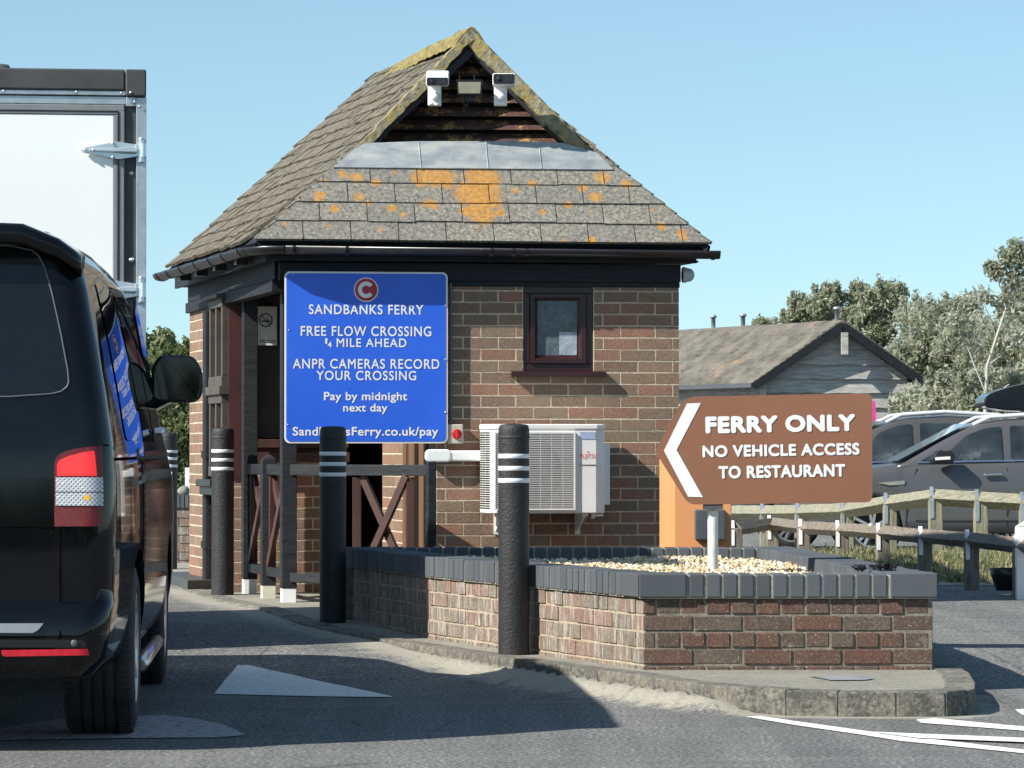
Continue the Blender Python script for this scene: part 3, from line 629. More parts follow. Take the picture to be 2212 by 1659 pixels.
vs = [KF.p(q[0], .035, q[1]) for q in o4]+[KF.p(q[0], -.002, q[1]) for q in ((o4[k][0]+.006*(1 if k in (0, 3) else -1), o4[k][1]+.006*(1 if k < 2 else -1)) for k in range(4))]+[KF.p(q[0], -.002, q[1]) for q in ms_]+[KF.p(q[0], .03, q[1]) for q in i4]
mb.add(vs, [(a, (a+1) % 4, 4+(a+1) % 4, 4+a) for a in range(4)]+[(4+a, 4+(a+1) % 4, 8+(a+1) % 4, 8+a) for a in range(4)]+[(8+a, 8+(a+1) % 4, 12+(a+1) % 4, 12+a) for a in range(4)])
mb.build('sash', m_upvc, fw, recalc=False)
def obscure():
    m, n, b = newmat('obscure_glass'); T = NT(n); v = T.coord('Object'); s = T.new('ShaderNodeSeparateXYZ'); T.link(v, s.inputs[0])
    c = T.ramp(T.noise(v, 30, 3), [(0.35, (0.07, 0.095, 0.105)), (0.7, (0.13, 0.165, 0.18))]); T.link(c, b.inputs['Base Color']); b.inputs['Roughness'].default_value = 0.18
    T.bump(T.noise(T.coord('Object', (1, 1, 2)), 45, 3), 0.6, 0.01, b); return m
mb = MB(); KF.box(mb, g0-.01, g1+.01, .028, .034, gz0-.01, gz1+.01); mb.build('pane', obscure(), fw)
mb = MB(); um = g0+(g1-g0)*.55; KF.box(mb, um, g1, .022, .027, gz0, gz0+(gz1-gz0)*.43); mb.build('frosted_patch', M('frosted_film', (0.3, 0.36, 0.4), 0.35, var=.3, scale=14, bump=.4, bscale=60), fw)
s0, sz1 = KF.uz(1106, 803, -.06); s1, sz0 = KF.uz(1309, 814, -.06)
mb = MB(); mb.hexa([KF.p(s0, -.06, sz0), KF.p(s1, -.06, sz0), KF.p(s1, .02, sz0), KF.p(s0, .02, sz0)], [KF.p(s0, -.06, sz1), KF.p(s1, -.06, sz1), KF.p(s1, .02, sz1+.012), KF.p(s0, .02, sz1+.012)])
mb.build('sill', m_upvc, fw, bevel=0.003)
# ---- beams and fascia
mb = MB()
def line(mb, fr, u0, u1, v0, v1, z0, z1): fr.box(mb, u0, u1, v0, v1, z0, z1)
KF.box(mb, -0.0, UR+.012, -.012, .12, 2.2, 2.315); KF.box(mb, 0.95, UR+.006, -.006, .1, 2.165, 2.198)
mb.build('front_beam', m_beamblk, kiosk, bevel=0.004)
mb = MB(); SA.box(mb, 0.11, 3.74, -.012, .1, 2.21, 2.33); SA.box(mb, 0.11, 3.74, -.03, .06, 2.13, 2.205); mb.build('side_beam', m_beamblk, kiosk, bevel=0.004)
mb = MB(); fo = 0.10
KF.box(mb, -fo*.9, UR+fo, -fo, -fo+.02, 2.32, 2.40); mb.build('fascia', m_beamblk, kiosk)
mb = MB(); SA.box(mb, -fo*.55, 3.8, -fo, -fo+.02, 2.315, 2.40); mb.build('fascia', m_beamblk, kiosk)
mb = MB(); q = [KS.p(-fo, -fo, 2.325), KS.p(UR+fo, -fo, 2.325), KS.p(UR+fo, 3.8, 2.325), KS.p(-fo, 3.8, 2.325)]; mb.hexa(q, [v+Vector((0, 0, .012)) for v in q]); mb.build('soffit', m_timberblk, kiosk)
# corner posts carrying the eaves
def post_at(xl, xr, yb, g_=0.13):
    p = G((xl+xr)/2, yb, g_); return p, (xr-xl)/F*p.y
pa, wa = post_at(608, 641, 1302); pc, wc = post_at(525, 556, 1283); pb_, wb = post_at(566, 596, 1293); pd, wd_ = post_at(925, 943, 1312)
pa.y += .02
def squarepost(mb, p, w_, z0, z1, d=None): mb.hexa([(p.x-w_/2, p.y, z0), (p.x+w_/2, p.y+.01, z0), (p.x+w_/2-.02, p.y+w_, z0), (p.x-w_/2-.02, p.y+w_, z0)], [(p.x-w_/2, p.y, z1), (p.x+w_/2, p.y+.01, z1), (p.x+w_/2-.02, p.y+w_, z1), (p.x-w_/2-.02, p.y+w_, z1)])
for p, w_ in ((pa, wa), (pc, wc)):
    mb = MB(); squarepost(mb, p, w_, .13+(.09 if p is pa else .1), 2.2); po = mb.build('post', m_timberblk, kiosk, bevel=0.005)
    mb = MB(); squarepost(mb, Vector((p.x, p.y+.004, 0)), w_-.01, .10, .225 if p is pa else .235); mb.build('post_foot', m_white, po, bevel=0.003)
# ---- gutters
go = 0.175; zg = 2.365
G0, G1 = KS.p(-go, -go, zg+.015), KS.p(UR+go+.04, -go, zg)
G2 = P(347, 601, 25.5)
corner = [KS.p(-go+.18, -go, zg+.013), KS.p(-go+.07, -go+.02, zg+.012), KS.p(-go+.0, -go+.12, zg+.01), KS.p(-go-.03, -go+.28, zg+.01)]
def gut(mb, path, r_=.052):
    path = [Vector(p) for p in path]; n = len(path); seg = 12; rings = []
    for i, p in enumerate(path):
        d = (path[min(n-1, i+1)]-path[max(0, i-1)]).normalized(); sd_ = d.cross(Vector((0, 0, 1))).normalized(); up = sd_.cross(d)
        ring_ = [p+(sd_*math.cos(math.pi*k/seg)-up*math.sin(math.pi*k/seg))*r_+up*.03 for k in range(seg+1)]
        ring_ += [p+(sd_*math.cos(math.pi*k/seg)-up*math.sin(math.pi*k/seg))*(r_-.004)+up*.03 for k in range(seg, -1, -1)]
        rings.append(ring_)
    m_ = len(rings[0]); vs = [q for r_ in rings for q in r_]
    mb.add(vs, [(i*m_+k, i*m_+(k+1) % m_, (i+1)*m_+(k+1) % m_, (i+1)*m_+k) for i in range(n-1) for k in range(m_)], 0, .5, True)
    mb.add(rings[0], [tuple(range(m_))]); mb.add(rings[-1], [tuple(range(m_))])
def collar(mb, p, d, r_=.058, w_=.02):
    d = d.normalized(); gut(mb, [p-d*w_/2, p+d*w_/2], r_)
mb = MB(); gut(mb, [G1, corner[0]]+[corner[0]]); 
a_, b_ = corner[0], G1
for t in (.02, .14, .47, .52, .55, .93, .985): collar(mb, a_+(b_-a_)*t, b_-a_)
mb.build('gutter', m_gutter, kiosk)
mb = MB(); gut(mb, corner+[G2]); d_ = G2-corner[3]
collar(mb, corner[3]-d_*.03, d_)
for t in (.0, .18, .33, .50, .68, .84, .97): collar(mb, corner[3]+d_*t, d_)
gut(mb, [G2-d_.normalized()*.02, G2+d_.normalized()*.06], .048)
# rafter feet seen under the side gutter
for t in (.12, .36, .58, .78): 
    q = corner[3]+d_*t; w3 = Vector((-ey.y, ey.x, 0))*-1; mb.hexa([q+w3*.02+Vector((0, 0, -.05)), q+w3*.1+Vector((0, 0, -.05)), q+w3*.1+ey*.09+Vector((0, 0, -.05)), q+w3*.02+ey*.09+Vector((0, 0, -.05))], [q+w3*.02+Vector((0, 0, -.0)), q+w3*.1, q+w3*.1+ey*.09, q+w3*.02+ey*.09])
mb.build('gutter', m_gutter, kiosk)
# ---- roof
E1 = P(552, 522, 22.50); E1r = P(1535, 531, 22.83); E2 = P(362, 586, 25.62); E2.z = 2.42
RA = P(1018, 60, 23.34); RB = P(816, 170, 26.3); RB.z = RA.z
E2r = E1r+(E2-E1)
def plane_n(a, b, c): return (b-a).cross(c-a).normalized()
nLp = plane_n(E1, E2, RB); nRp = plane_n(E1r, RA, E2r)
GLp = P(770, 315, 23.1); GRp = HIT(1285, 327, E1r, nRp)
def slope(name, pts, up_ref, gauge, tw, mats, th=0.016, jitter=0.006, tilt=0.012, warp=0.0, lift_=.004):
    """pts: 3D polygon, first edge is the eave; courses of separate tiles, each cut to the outline"""
    o = pts[0]; ax = (pts[1]-pts[0]).normalized(); n_ = plane_n(pts[0], pts[1], up_ref)
    if n_.z < 0: n_ = -n_
    ay = n_.cross(ax);
    if ay.z < 0: ay = -ay
    poly = [((p-o).dot(ax), (p-o).dot(ay)) for p in pts]
    ar = sum(poly[i-1][0]*poly[i][1]-poly[i][0]*poly[i-1][1] for i in range(len(poly)))
    if ar < 0: poly = poly[::-1]
    mb = MB(); umin = min(p[0] for p in poly); umax = max(p[0] for p in poly); vmax = max(p[1] for p in poly)
    L0 = (pts[1]-pts[0]).length
    def wp_(q): return n_*(-warp*max(0, 1-q[0]/L0)*min(1, q[1]/(vmax*.45)))
    mb.prism([o+ax*p[0]+ay*p[1]-n_*.05+wp_(p) for p in poly], n_*.045, 1)
    k = 0; v = 0.0
    while v < vmax-.01:
        u = umin-(tw/2 if k % 2 else 0)-random.uniform(0, .05)
        while u < umax:
            j = random.uniform(-jitter, jitter)
            cell = [(u+.003, max(0, v-.006)+j), (u+tw-.003, max(0, v-.006)+j+random.uniform(-.002, .002)), (u+tw-.003, v+gauge+.03), (u+.003, v+gauge+.03)]
            c = clipc(cell, poly)
            if c:
                lift = random.uniform(0, lift_)
                def P3(q, extra): return o+ax*q[0]+ay*q[1]+wp_(q)+n_*(extra+lift+tilt*max(0, 1-(q[1]-v)/gauge))
                lo = [P3(q, -.004) for q in c]; hi = [P3(q, th) for q in c]; m_ = len(c); r_ = random.random()
                mb.add(lo+hi, [tuple(range(m_-1, -1, -1)), tuple(range(m_, 2*m_))]+[(i, (i+1) % m_, m_+(i+1) % m_, m_+i) for i in range(m_)], 0, r_)
            u += tw
        v += gauge; k += 1
    return mb.build(name, mats, kiosk), n_
midG = (GLp+GRp)/2
kb0v = Vector(kb0)
nFp = plane_n(E1, E1r, midG)
if nFp.z < 0: nFp = -nFp
spots = []
for x, y, r_ in ((920, 385, .12), (960, 392, .1), (1040, 395, .15), (1015, 425, .13), (1050, 432, .12), (1040, 465, .12), (1010, 463, .07), (1058, 400, .09), (770, 390, .06), (1300, 390, .07), (775, 432, .05), (1285, 432, .06), (930, 445, .06), (690, 430, .06)):
    h = HIT(x, y, E1, nFp)-kb0v; spots.append((tuple(h), r_))
m_rooff = roofmat('lichen_concrete_tile', True, spots)
slope('roof', [E1, E1r, GRp, GLp], midG, 0.168, 0.305, [m_rooff, m_timberblk])
slope('roof', [E1, E2, RB, RA, GLp], RB, 0.150, 0.165, [m_roofs, m_timberblk], th=.018, jitter=.016, tilt=.014, warp=.049, lift_=.009)
slope('roof', [E1r, E2r, RB, RA, GRp], RA, 0.150, 0.21, [m_roofs, m_timberblk], th=.02, jitter=.012, tilt=.02)
# ridge and hip mortar lumps
mb = MB(); N = 40; prof = [(-1.5, -1.25), (-1.2, -.62), (-.7, .0), (-.3, .42), (0, .55), (.3, .42), (.7, .0), (1.2, -.62), (1.5, -1.25), (0, -.6)]
dn = (RB-RA).normalized(); sd_ = dn.cross(Vector((0, 0, 1))).normalized(); rows = []
for i in range(N+1):
    a = RA+(RB-RA)*(i/N); rr = .07+random.uniform(-.006, .006)+.006*(i % 4 == 0); a = a+Vector((0, 0, .012*math.sin(math.pi*i/N)-.03))
    rows.append([a+sd_*(x*rr+random.uniform(-.005, .005))+Vector((0, 0, z*rr+random.uniform(-.005, .005))) for x, z in prof])
m_ = len(prof); mb.add([v for r_ in rows for v in r_], [(i*m_+j, i*m_+(j+1) % m_, (i+1)*m_+(j+1) % m_, (i+1)*m_+j) for i in range(N) for j in range(m_)]+[tuple(range(m_)), tuple(N*m_+j for j in range(m_))], 0, .5, False)
mb.build('ridge', m_moss, kiosk)
for a0, b0, nn_ in ((E1, GLp, nLp), (E1r, GRp, nRp)):
    mb = MB()
    for i in range(10):
        a = a0+(b0-a0)*(i/10); b = a0+(b0-a0)*((i+1.0)/10); mb.bar(a+Vector((0, 0, .018)), b+Vector((0, 0, .006)), .035, .022, (0, 0, 1), 0, random.random())
    mb.build('hip', m_roofs, kiosk)
# lead apron
def onF(x, y, off): h = HIT(x, y, E1+nFp*off, nFp); return h
lp = [onF(720, 361, .035), onF(1325, 366, .035), onF(1290, 330, .035), onF(1218, 309, .035), onF(1120, 305, .035), onF(900, 305, .035), onF(790, 309, .035), onF(765, 322, .035)]
mb = MB(); mb.prism(lp, -nFp*.012); ld_ = mb.build('lead_apron', m_lead, kiosk)
for xl_ in (905, 1050, 1165):
    mb = MB(); mb.tube([onF(xl_, 306.5, .0365), onF(xl_+2, 335, .0365), onF(xl_+5, 364, .0365)], .0035, 6); mb.build('lap_joint', m_lead, ld_)
# gablet: verges, barge boards, louvre
yv = Vector((.02, -.0, 0)); back = Vector((ey.x, ey.y, 0))
mb = MB()
for foot, s_ in ((GLp, 1), (GRp, -1)):
    a = foot+Vector((0, -.02, -.012)); b = RA+Vector((0, -.02, -.012)); d_ = (b-a).normalized()
    inn_ = Vector((s_*1.0, 0, -1.0)).normalized()
    N = 26; wv_ = .058 if s_ > 0 else .088; ws = [wv_+random.uniform(-.010, .008) for _ in range(N+1)]; os_ = [random.uniform(-.006, .006) for _ in range(N+1)]
    rows = []
    for i in range(N+1):
        p = a+(b-a)*(i/N)-inn_*os_[i]; rows.append([p, p+inn_*(ws[i]+os_[i]), p+inn_*(ws[i]+os_[i])+back*.1, p+back*.1])
    mb.add([v for r_ in rows for v in r_], [(i*4+j, i*4+(j+1) % 4, (i+1)*4+(j+1) % 4, (i+1)*4+j) for i in range(N) for j in range(4)]+[(0, 1, 2, 3), (N*4+3, N*4+2, N*4+1, N*4)])
mb.build('verge', m_verge, kiosk)
mb = MB()
for foot, s_ in ((GLp, 1), (GRp, -1)):
    inn_ = Vector((s_*1.0, 0, -1.0)).normalized(); wv_ = .055 if s_ > 0 else .08; a = foot+inn_*wv_+back*.02; b = RA+Vector((0, 0, -wv_*1.41))+back*.02; q = inn_*.04
    mb.hexa([a, a+q, a+q+back*.03, a+back*.03], [b, b+q*1.0, b+q+back*.03, b+back*.03])
mb.build('bargeboard', m_timberblk, kiosk)
mb = MB(); ap = RA+Vector((0, 0, -.13))+back*.11; zb = (GLp.z+GRp.z)/2-.03; hh = ap.z-zb
wl = (RA.z-GLp.z); kL = (RA.x-GLp.x)/wl; kR = (GRp.x-RA.x)/wl
N = 8
for i in range(N):
    z0 = zb+hh*i/N; z1 = z0+hh/N*.78; t0 = ap.z-z0; t1 = ap.z-z1+.0
    xl, xr = ap.x-t0*kL, ap.x+t0*kR; y0 = ap.y
    mb.hexa([(xl, y0-.035, z0), (xr, y0+.0, z0), (xr, y0+.015, z0), (xl, y0-.02, z0)], [(xl+.0, y0+.045, z1), (xr-.0, y0+.07, z1), (xr, y0+.085, z1), (xl, y0+.06, z1)], 0, random.random())
lv = mb.build('louvre', m_slat, kiosk)
mb = MB(); mb.prism([(ap.x-hh*kL-.1, ap.y+.12, zb-.1), (ap.x+hh*kR+.1, ap.y+.15, zb-.1), (ap.x, ap.y+.13, ap.z+.06)], (0, .02, 0)); mb.build('louvre_backing', m_dark, lv)
# rear gable wall in brick-brown board
mb = MB(); q = [E2+Vector((.1, -.12, -.02)), E2r+Vector((-.1, -.12, -.02)), RB+Vector((0, -.12, -.1))]; mb.prism(q, Vector((0, .04, 0))); mb.build('gable', m_brown, kiosk)
# plinth slab by the side window
mb = MB()
z0 = .2; q = [G(352, 1236, z0), G(405, 1253.5, z0), G(456, 1252, z0), G(470, 1233, z0)]; 
mb.hexa([(p.x, p.y, .08) for p in q], q); tag(mb.build('doorstep', m_greytrim, base=(q[0].x, q[0].y, .1), bevel=.005), 'low dark slab step beneath the side ticket window of the kiosk', 'step')
# ================================================================ things mounted on the kiosk
# notice
n0_, nz1 = KF.uz(557, 662, 2.1); 
def on_porch(x, y): 
    h = HIT(x, y, KS.p(0, 2.0, 0), Vector((-KF.a.y, KF.a.x, 0))); return (h-KS.p(0, 2.0, 0)).dot(KF.a), h.z
PF = Fr((KS.p(0, 2.0, 0).x, KS.p(0, 2.0, 0).y), R(7))
a_, z1_ = on_porch(557, 662); b_, z0_ = on_porch(598, 746)
nt0 = thing('notice', 'pale no smoking notice inside the dark porch window', 'notice', PF.p((a_+b_)/2, 0, (z0_+z1_)/2))
mb = MB(); PF.box(mb, a_, b_, -.004, 0, z0_, z1_); mb.build('sheet', m_plastic, nt0)
mb = MB(); cu, cz, r_ = (a_+b_)/2-.012, z1_-.095, .048
pts = [(math.cos(t), math.sin(t)) for t in np.linspace(0, 2*math.pi, 33)[:-1]]
o_ = [PF.p(cu+x*r_, -.006, cz+z*r_) for x, z in pts]; i_ = [PF.p(cu+x*r_*.84, -.006, cz+z*r_*.84) for x, z in pts]
mb.add(o_+i_, [(k, (k+1) % 32, 32+(k+1) % 32, 32+k) for k in range(32)])
PF.box(mb, cu-.03, cu+.024, -.007, -.005, cz-.012, cz-.003); PF.box(mb, cu+.026, cu+.03, -.007, -.005, cz-.012, cz-.003)
mb.tube([PF.p(cu-.034, -.006, cz+.034), PF.p(cu+.034, -.006, cz-.034)], .003, 6); mb.tube([PF.p(cu+.02, -.006, cz+.0), PF.p(cu+.006, -.006, cz+.012), PF.p(cu+.016, -.006, cz+.022)], .002, 6)
for k in range(2): PF.box(mb, a_+.012, b_-.012, -.007, -.005, z0_+.02+k*.012, z0_+.024+k*.012)
mb.build('symbol', m_black, nt0)
# blue sign
BS = Fr(tuple(KF.p(0, -.06, 0))[:2], R(7)); 
def bu(x, y): return BS.uz(x, y)
x0, z1 = bu(614.5, 586); x1, z0 = bu(967, 957.5)
bsn = thing('blue_sign', 'large blue road sign about ferry crossing payment on the kiosk corner', 'sign', BS.p((x0+x1)/2, 0, z0))
mb = MB(); mb.prism([BS.p(u, .0, z) for u, z in rrect(x0, x1, z0, z1, .035)], BS.d*.004); mb.build('border', m_white, bsn)
mb = MB(); mb.prism([BS.p(u, -.003, z) for u, z in rrect(x0+.012, x1-.012, z0+.012, z1-.012, .026)], BS.d*.0025); mb.build('panel', m_bluesign, bsn)
mb = MB()
for s, xa, xb, ya, yb, wgt in (("SANDBANKS FERRY", 667, 914.5, 678.5, 659, .018), ("FREE FLOW CROSSING", 649.5, 931.5, 725.5, 705.5, .018), ("MILE AHEAD", 727, 878, 749.5, 731.5, .018), ("ANPR CAMERAS RECORD", 632.5, 949, 796, 776, .018), ("YOUR CROSSING", 683.5, 899, 821, 801.5, .018),
                               ("Pay by midnight", 699.5, 879.5, 864.5, 847, .03), ("next day", 741, 837, 889, 872, .03), ("SandbanksFerry.co.uk/pay", 632, 946.5, 941, 922.5, .03)):
    ua, za = bu(xa, ya); ub, zb_ = bu(xb, yb); text(mb, s, (ua, za), (ub, zb_), BS, -.0045, weight=wgt, space=1.12 if s[1].isupper() else 1.05)
for s, xa, xb, ya, yb in (("1", 702.5, 707, 742.5, 730.5), ("4", 707.5, 716.5, 750.5, 738.5)):
    ua, za = bu(xa, ya); ub, zb_ = bu(xb, yb); text(mb, s, (ua, za), (ub, zb_), BS, -.0045, weight=.04, capref='1')
u0, z_0 = bu(704, 749.5); u1_, z_1 = bu(714, 731)
mb.build('lettering', m_white, bsn, recalc=False)
cu, cz = bu(790.8, 626); rr = 25.6/F*22.6
def disc(mb, fr, cu, cz, r_, v, m=0, n=48): mb.add([fr.p(cu+math.cos(t)*r_, v, cz+math.sin(t)*r_) for t in np.linspace(0, 2*math.pi, n+1)[:-1]], [tuple(range(n))], m)
mb = MB(); disc(mb, BS, cu, cz, rr*1.04, -.0046, 0); disc(mb, BS, cu, cz, rr*.95, -.0052, 1)
ts = np.linspace(R(38), R(322), 40); vs = []
for t in ts: vs.append(BS.p(cu+math.cos(t)*rr*.70, -.0058, cz+math.sin(t)*rr*.70))
for t in ts[::-1]: vs.append(BS.p(cu+math.cos(t)*rr*.36, -.0058, cz+math.sin(t)*rr*.36))
n = len(ts); mb.add(vs, [(k, k+1, 2*n-2-k, 2*n-1-k) for k in range(n-1)], 0)
mb.build('roundel', [m_white, M('crimson', (0.42, 0.015, 0.03), 0.35)], bsn, recalc=False)
for x, y in ((633, 592), (790, 592), (949, 592), (624, 713), (962, 660), (962, 776), (962, 890), (622, 917)):
    u, z = bu(x, y); mb = MB(); mb.lathe([(0.0, .005), (.0035, .004), (.005, 0)], BS.p(u, -.004, z), -BS.d, 10); mb.build('rivet', m_galv, bsn)
# conduit, switch, trunking
mb = MB(); u, za = KF.uz(973.5, 612, -.02); _, zb_ = KF.uz(973.5, 918, -.02); mb.tube([KF.p(u, -.02, za), KF.p(u, -.02, zb_)], .0095, 10)
for f in (.05, .3, .55, .8, .97): z = za+(zb_-za)*f; mb.tube([KF.p(u, -.02, z-.012), KF.p(u, -.02, z+.012)], .013, 10)
tag(mb.build('conduit', m_greybox, base=KF.p(u, 0, zb_)), 'thin grey vertical conduit running down beside the blue sign', 'conduit')
x0, z1 = KF.uz(967.5, 916.5, -.05); x1, z0 = KF.uz(1000.5, 958.5, -.05)
swt = thing('isolator_switch', 'small cream box with a red rotary switch on brick wall', 'switch', KF.p((x0+x1)/2, 0, z0))
mb = MB(); KF.box(mb, x0, x1, -.05, 0, z0, z1); mb.build('box', m_cream, swt, bevel=.006)
mb = MB(); cu, cz = x0+.058, (z0+z1)/2; mb.lathe([(0, .012), (.031, .012), (.033, 0)], KF.p(cu, -.051, cz), -KF.d, 24); KF.box(mb, cu-.007, cu+.007, -.085, -.06, cz-.03, cz+.03); KF.box(mb, cu+.004, cu+.024, -.068, -.062, cz+.0, cz+.016); mb.build('dial', m_red, swt, bevel=.002)
mb = MB(); x0, z1 = KF.uz(919, 970.5, -.07); x1, z0 = KF.uz(1045, 998.5, -.07); zm = (z0+z1)/2; xm, _ = KF.uz(975, 985, -.07)
mb.prism([KF.p(u, -.075, z) for u, z in rrect(x0, xm, z0, z1, .03)], KF.d*.07); KF.box(mb, xm-.02, x1+.02, -.068, -.0, z0+.006, z1-.008)
tag(mb.build('pipe_trunking', m_white, base=KF.p(x0, 0, z0), bevel=.012, bseg=3), 'white plastic pipe cover running into the left of the air conditioner', 'trunking')
# air conditioner
vf = -.40
ax0, az1 = KF.uz(1062, 921, vf); ax1, az0 = KF.uz(1311, 1109, vf)
ac = thing('air_conditioner', 'white outdoor air conditioning unit bracketed to the brick front wall', 'air conditioner', KF.p((ax0+ax1)/2, vf/2, az0))
mb = MB()
# plan outline with rounded left and right front corners
plan = [(ax0-.035, -.06), (ax0-.045, -.16), (ax0-.04, -.24), (ax0-.028, -.31), (ax0-.005, -.36), (ax0+.03, -.39), (ax0+.06, vf)]+[(ax1-.07, vf), (ax1-.03, vf+.015), (ax1-.008, vf+.05), (ax1, vf+.10), (ax1, -.06)]
mb.prism([KF.p(u, v, az0) for u, v in plan], Vector((0, 0, az1-az0)), 0, smooth=False)
# casing lip on the top
mb.prism([KF.p(u+(.006 if u > 0.5*(ax0+ax1) else -.006), v-.006, az1-.02) for u, v in plan], Vector((0, 0, .035)), 0)
mb.prism([KF.p(ax1, -.20, az0+.05), KF.p(ax1+.055, -.17, az0+.05), KF.p(ax1+.06, -.06, az0+.05), KF.p(ax1, -.06, az0+.05)], Vector((0, 0, (az1-az0)*.72)), 0)
acb = mb.build('casing', m_plastic, ac, bevel=.008, bseg=3)
gx0, gz1_ = KF.uz(1079, 943, vf); gx1, gz0_ = KF.uz(1223, 1095, vf)
gx0, gz1_ = KF.uz(1070, 936, vf); gx1, gz0_ = KF.uz(1239.5, 1099, vf)
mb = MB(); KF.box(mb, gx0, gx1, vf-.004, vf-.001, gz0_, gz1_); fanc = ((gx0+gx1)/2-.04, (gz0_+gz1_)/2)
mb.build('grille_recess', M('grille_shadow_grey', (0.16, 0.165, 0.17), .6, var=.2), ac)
mb = MB(); disc(mb, KF, fanc[0], fanc[1], .215, vf-.005); mb.build('fan_opening', m_black, ac)
mb = MB(); ng = 42
for i in range(ng+1):
    z = gz0_+(gz1_-gz0_)*i/ng; KF.box(mb, gx0, gx1, vf-.016, vf-.010, z-.0018, z+.0024)
for i in range(8):
    u = gx0+(gx1-gx0)*i/7; KF.box(mb, u-.0025, u+.0025, vf-.010, vf-.006, gz0_, gz1_)
ring(mb, KF, gx0-.008, gx1+.008, gz0_-.008, gz1_+.008, .010, vf-.018, vf)
mb.build('grille', m_plastic, ac)
mb = MB(); nz_ = 34
for i in range(nz_):
    z = az0+.03+(az1-az0-.06)*i/nz_
    for (ua, va), (ub, vb) in ((( ax0-.0475, -.17), (ax0-.043, -.235)), ((ax0-.0425, -.245), (ax0-.0315, -.305)), ((ax0-.030, -.315), (ax0-.009, -.358))):
        mb.hexa([KF.p(ua, va, z), KF.p(ub, vb, z), KF.p(ub+.01, vb, z), KF.p(ua+.01, va, z)], [KF.p(ua, va, z+.008), KF.p(ub, vb, z+.008), KF.p(ub+.01, vb, z+.008), KF.p(ua+.01, va, z+.008)])
mb.build('side_vents', m_black, ac)
mb = MB(); ua, zb_ = KF.uz(1253, 989, vf); ub, zt_ = KF.uz(1289, 980, vf); text(mb, 'FUJITSU', (ua, zb_-.002), (ub, zt_), KF, vf-.0025, weight=.0)
uc, zc = KF.uz(1270, 975.5, vf); mb.tube([KF.p(uc-.004, vf-.002, zc-.004), KF.p(uc, vf-.002, zc+.003), KF.p(uc+.006, vf-.002, zc-.001)], .0015, 6)
mb.build('lettering', M('logo_red', (0.55, 0.08, 0.06), .5), ac, recalc=False)
mb = MB(); ua, zb_ = KF.uz(1254, 969, vf)
ua, zb_ = KF.uz(1252.5, 948.5, vf); ub, zt_ = KF.uz(1286, 933, vf); KF.box(mb, ua, ub, vf-.003, vf, zb_, zt_); mb.build('label', M('pale_blue_label', (0.33, 0.4, 0.55), .5, var=.15, scale=30), ac)
mb = MB(); ua, zb_ = KF.uz(1251, 1005, vf); ub, zt_ = KF.uz(1288, 1003.5, vf); KF.box(mb, ua, ub, vf-.003, vf, zb_, zt_); mb.build('fine_print', m_greybox, ac)
for u in (ax0+.06, ax1-.15):
    mb = MB(); KF.box(mb, u, u+.035, vf+.04, 0, az0-.02, az0-.002); KF.box(mb, u, u+.035, -.012, 0, az0-.14, az0-.02); mb.prism([KF.p(u+.01, vf+.06, az0-.02), KF.p(u+.01, -.01, az0-.02), KF.p(u+.01, -.01, az0-.12)], KF.a*.012); mb.build('bracket', m_plastic, ac)
mb = MB(); mb.tube([KF.p(ax1-.08, vf+.06, az0), KF.p(ax1-.08, vf+.06, az0-.035)], .012); mb.tube([KF.p(ax1-.095, vf+.03, az0-.015), KF.p(ax1-.02, vf+.03, az0-.012)], .008); mb.build('drain_spout', m_plastic, ac)
# dome lamp at right end
p = KF.p(UR, -.0, 0); q = P(1474, 594, p.y+.03)
mb = MB(); mb.lathe([(.05, 0), (.052, .012), (.046, .03), (.045, .035), (.041, .055), (.030, .07), (.015, .078), (0, .08)], q, KF.a, 28)
tag(mb.build('dome_lamp', M('grey_white_dome', (0.4, 0.42, 0.42), .4), base=q), 'small grey white dome on the right end of the black eaves beam', 'lamp')
# sensor on left beam
p = SA.p(3.0, -.02, 0); q = P(456.5, 628, p.y-.1)
mb = MB(); mb.box(q.x-.03, q.x+.025, q.y-.03, q.y+.06, q.z-.045, q.z+.045)
sn = thing('twin_lens_sensor', 'tiny black box with two round lenses under left eaves', 'sensor', q); mb.build('body', m_black, sn, bevel=.006)
for dz in (-.02, .02):
    mb = MB(); mb.lathe([(0, .006), (.012, .004), (.015, 0)], (q.x-.0, q.y-.031, q.z+dz), (0, -1, 0), 16); mb.build('lens', m_plastic, sn)
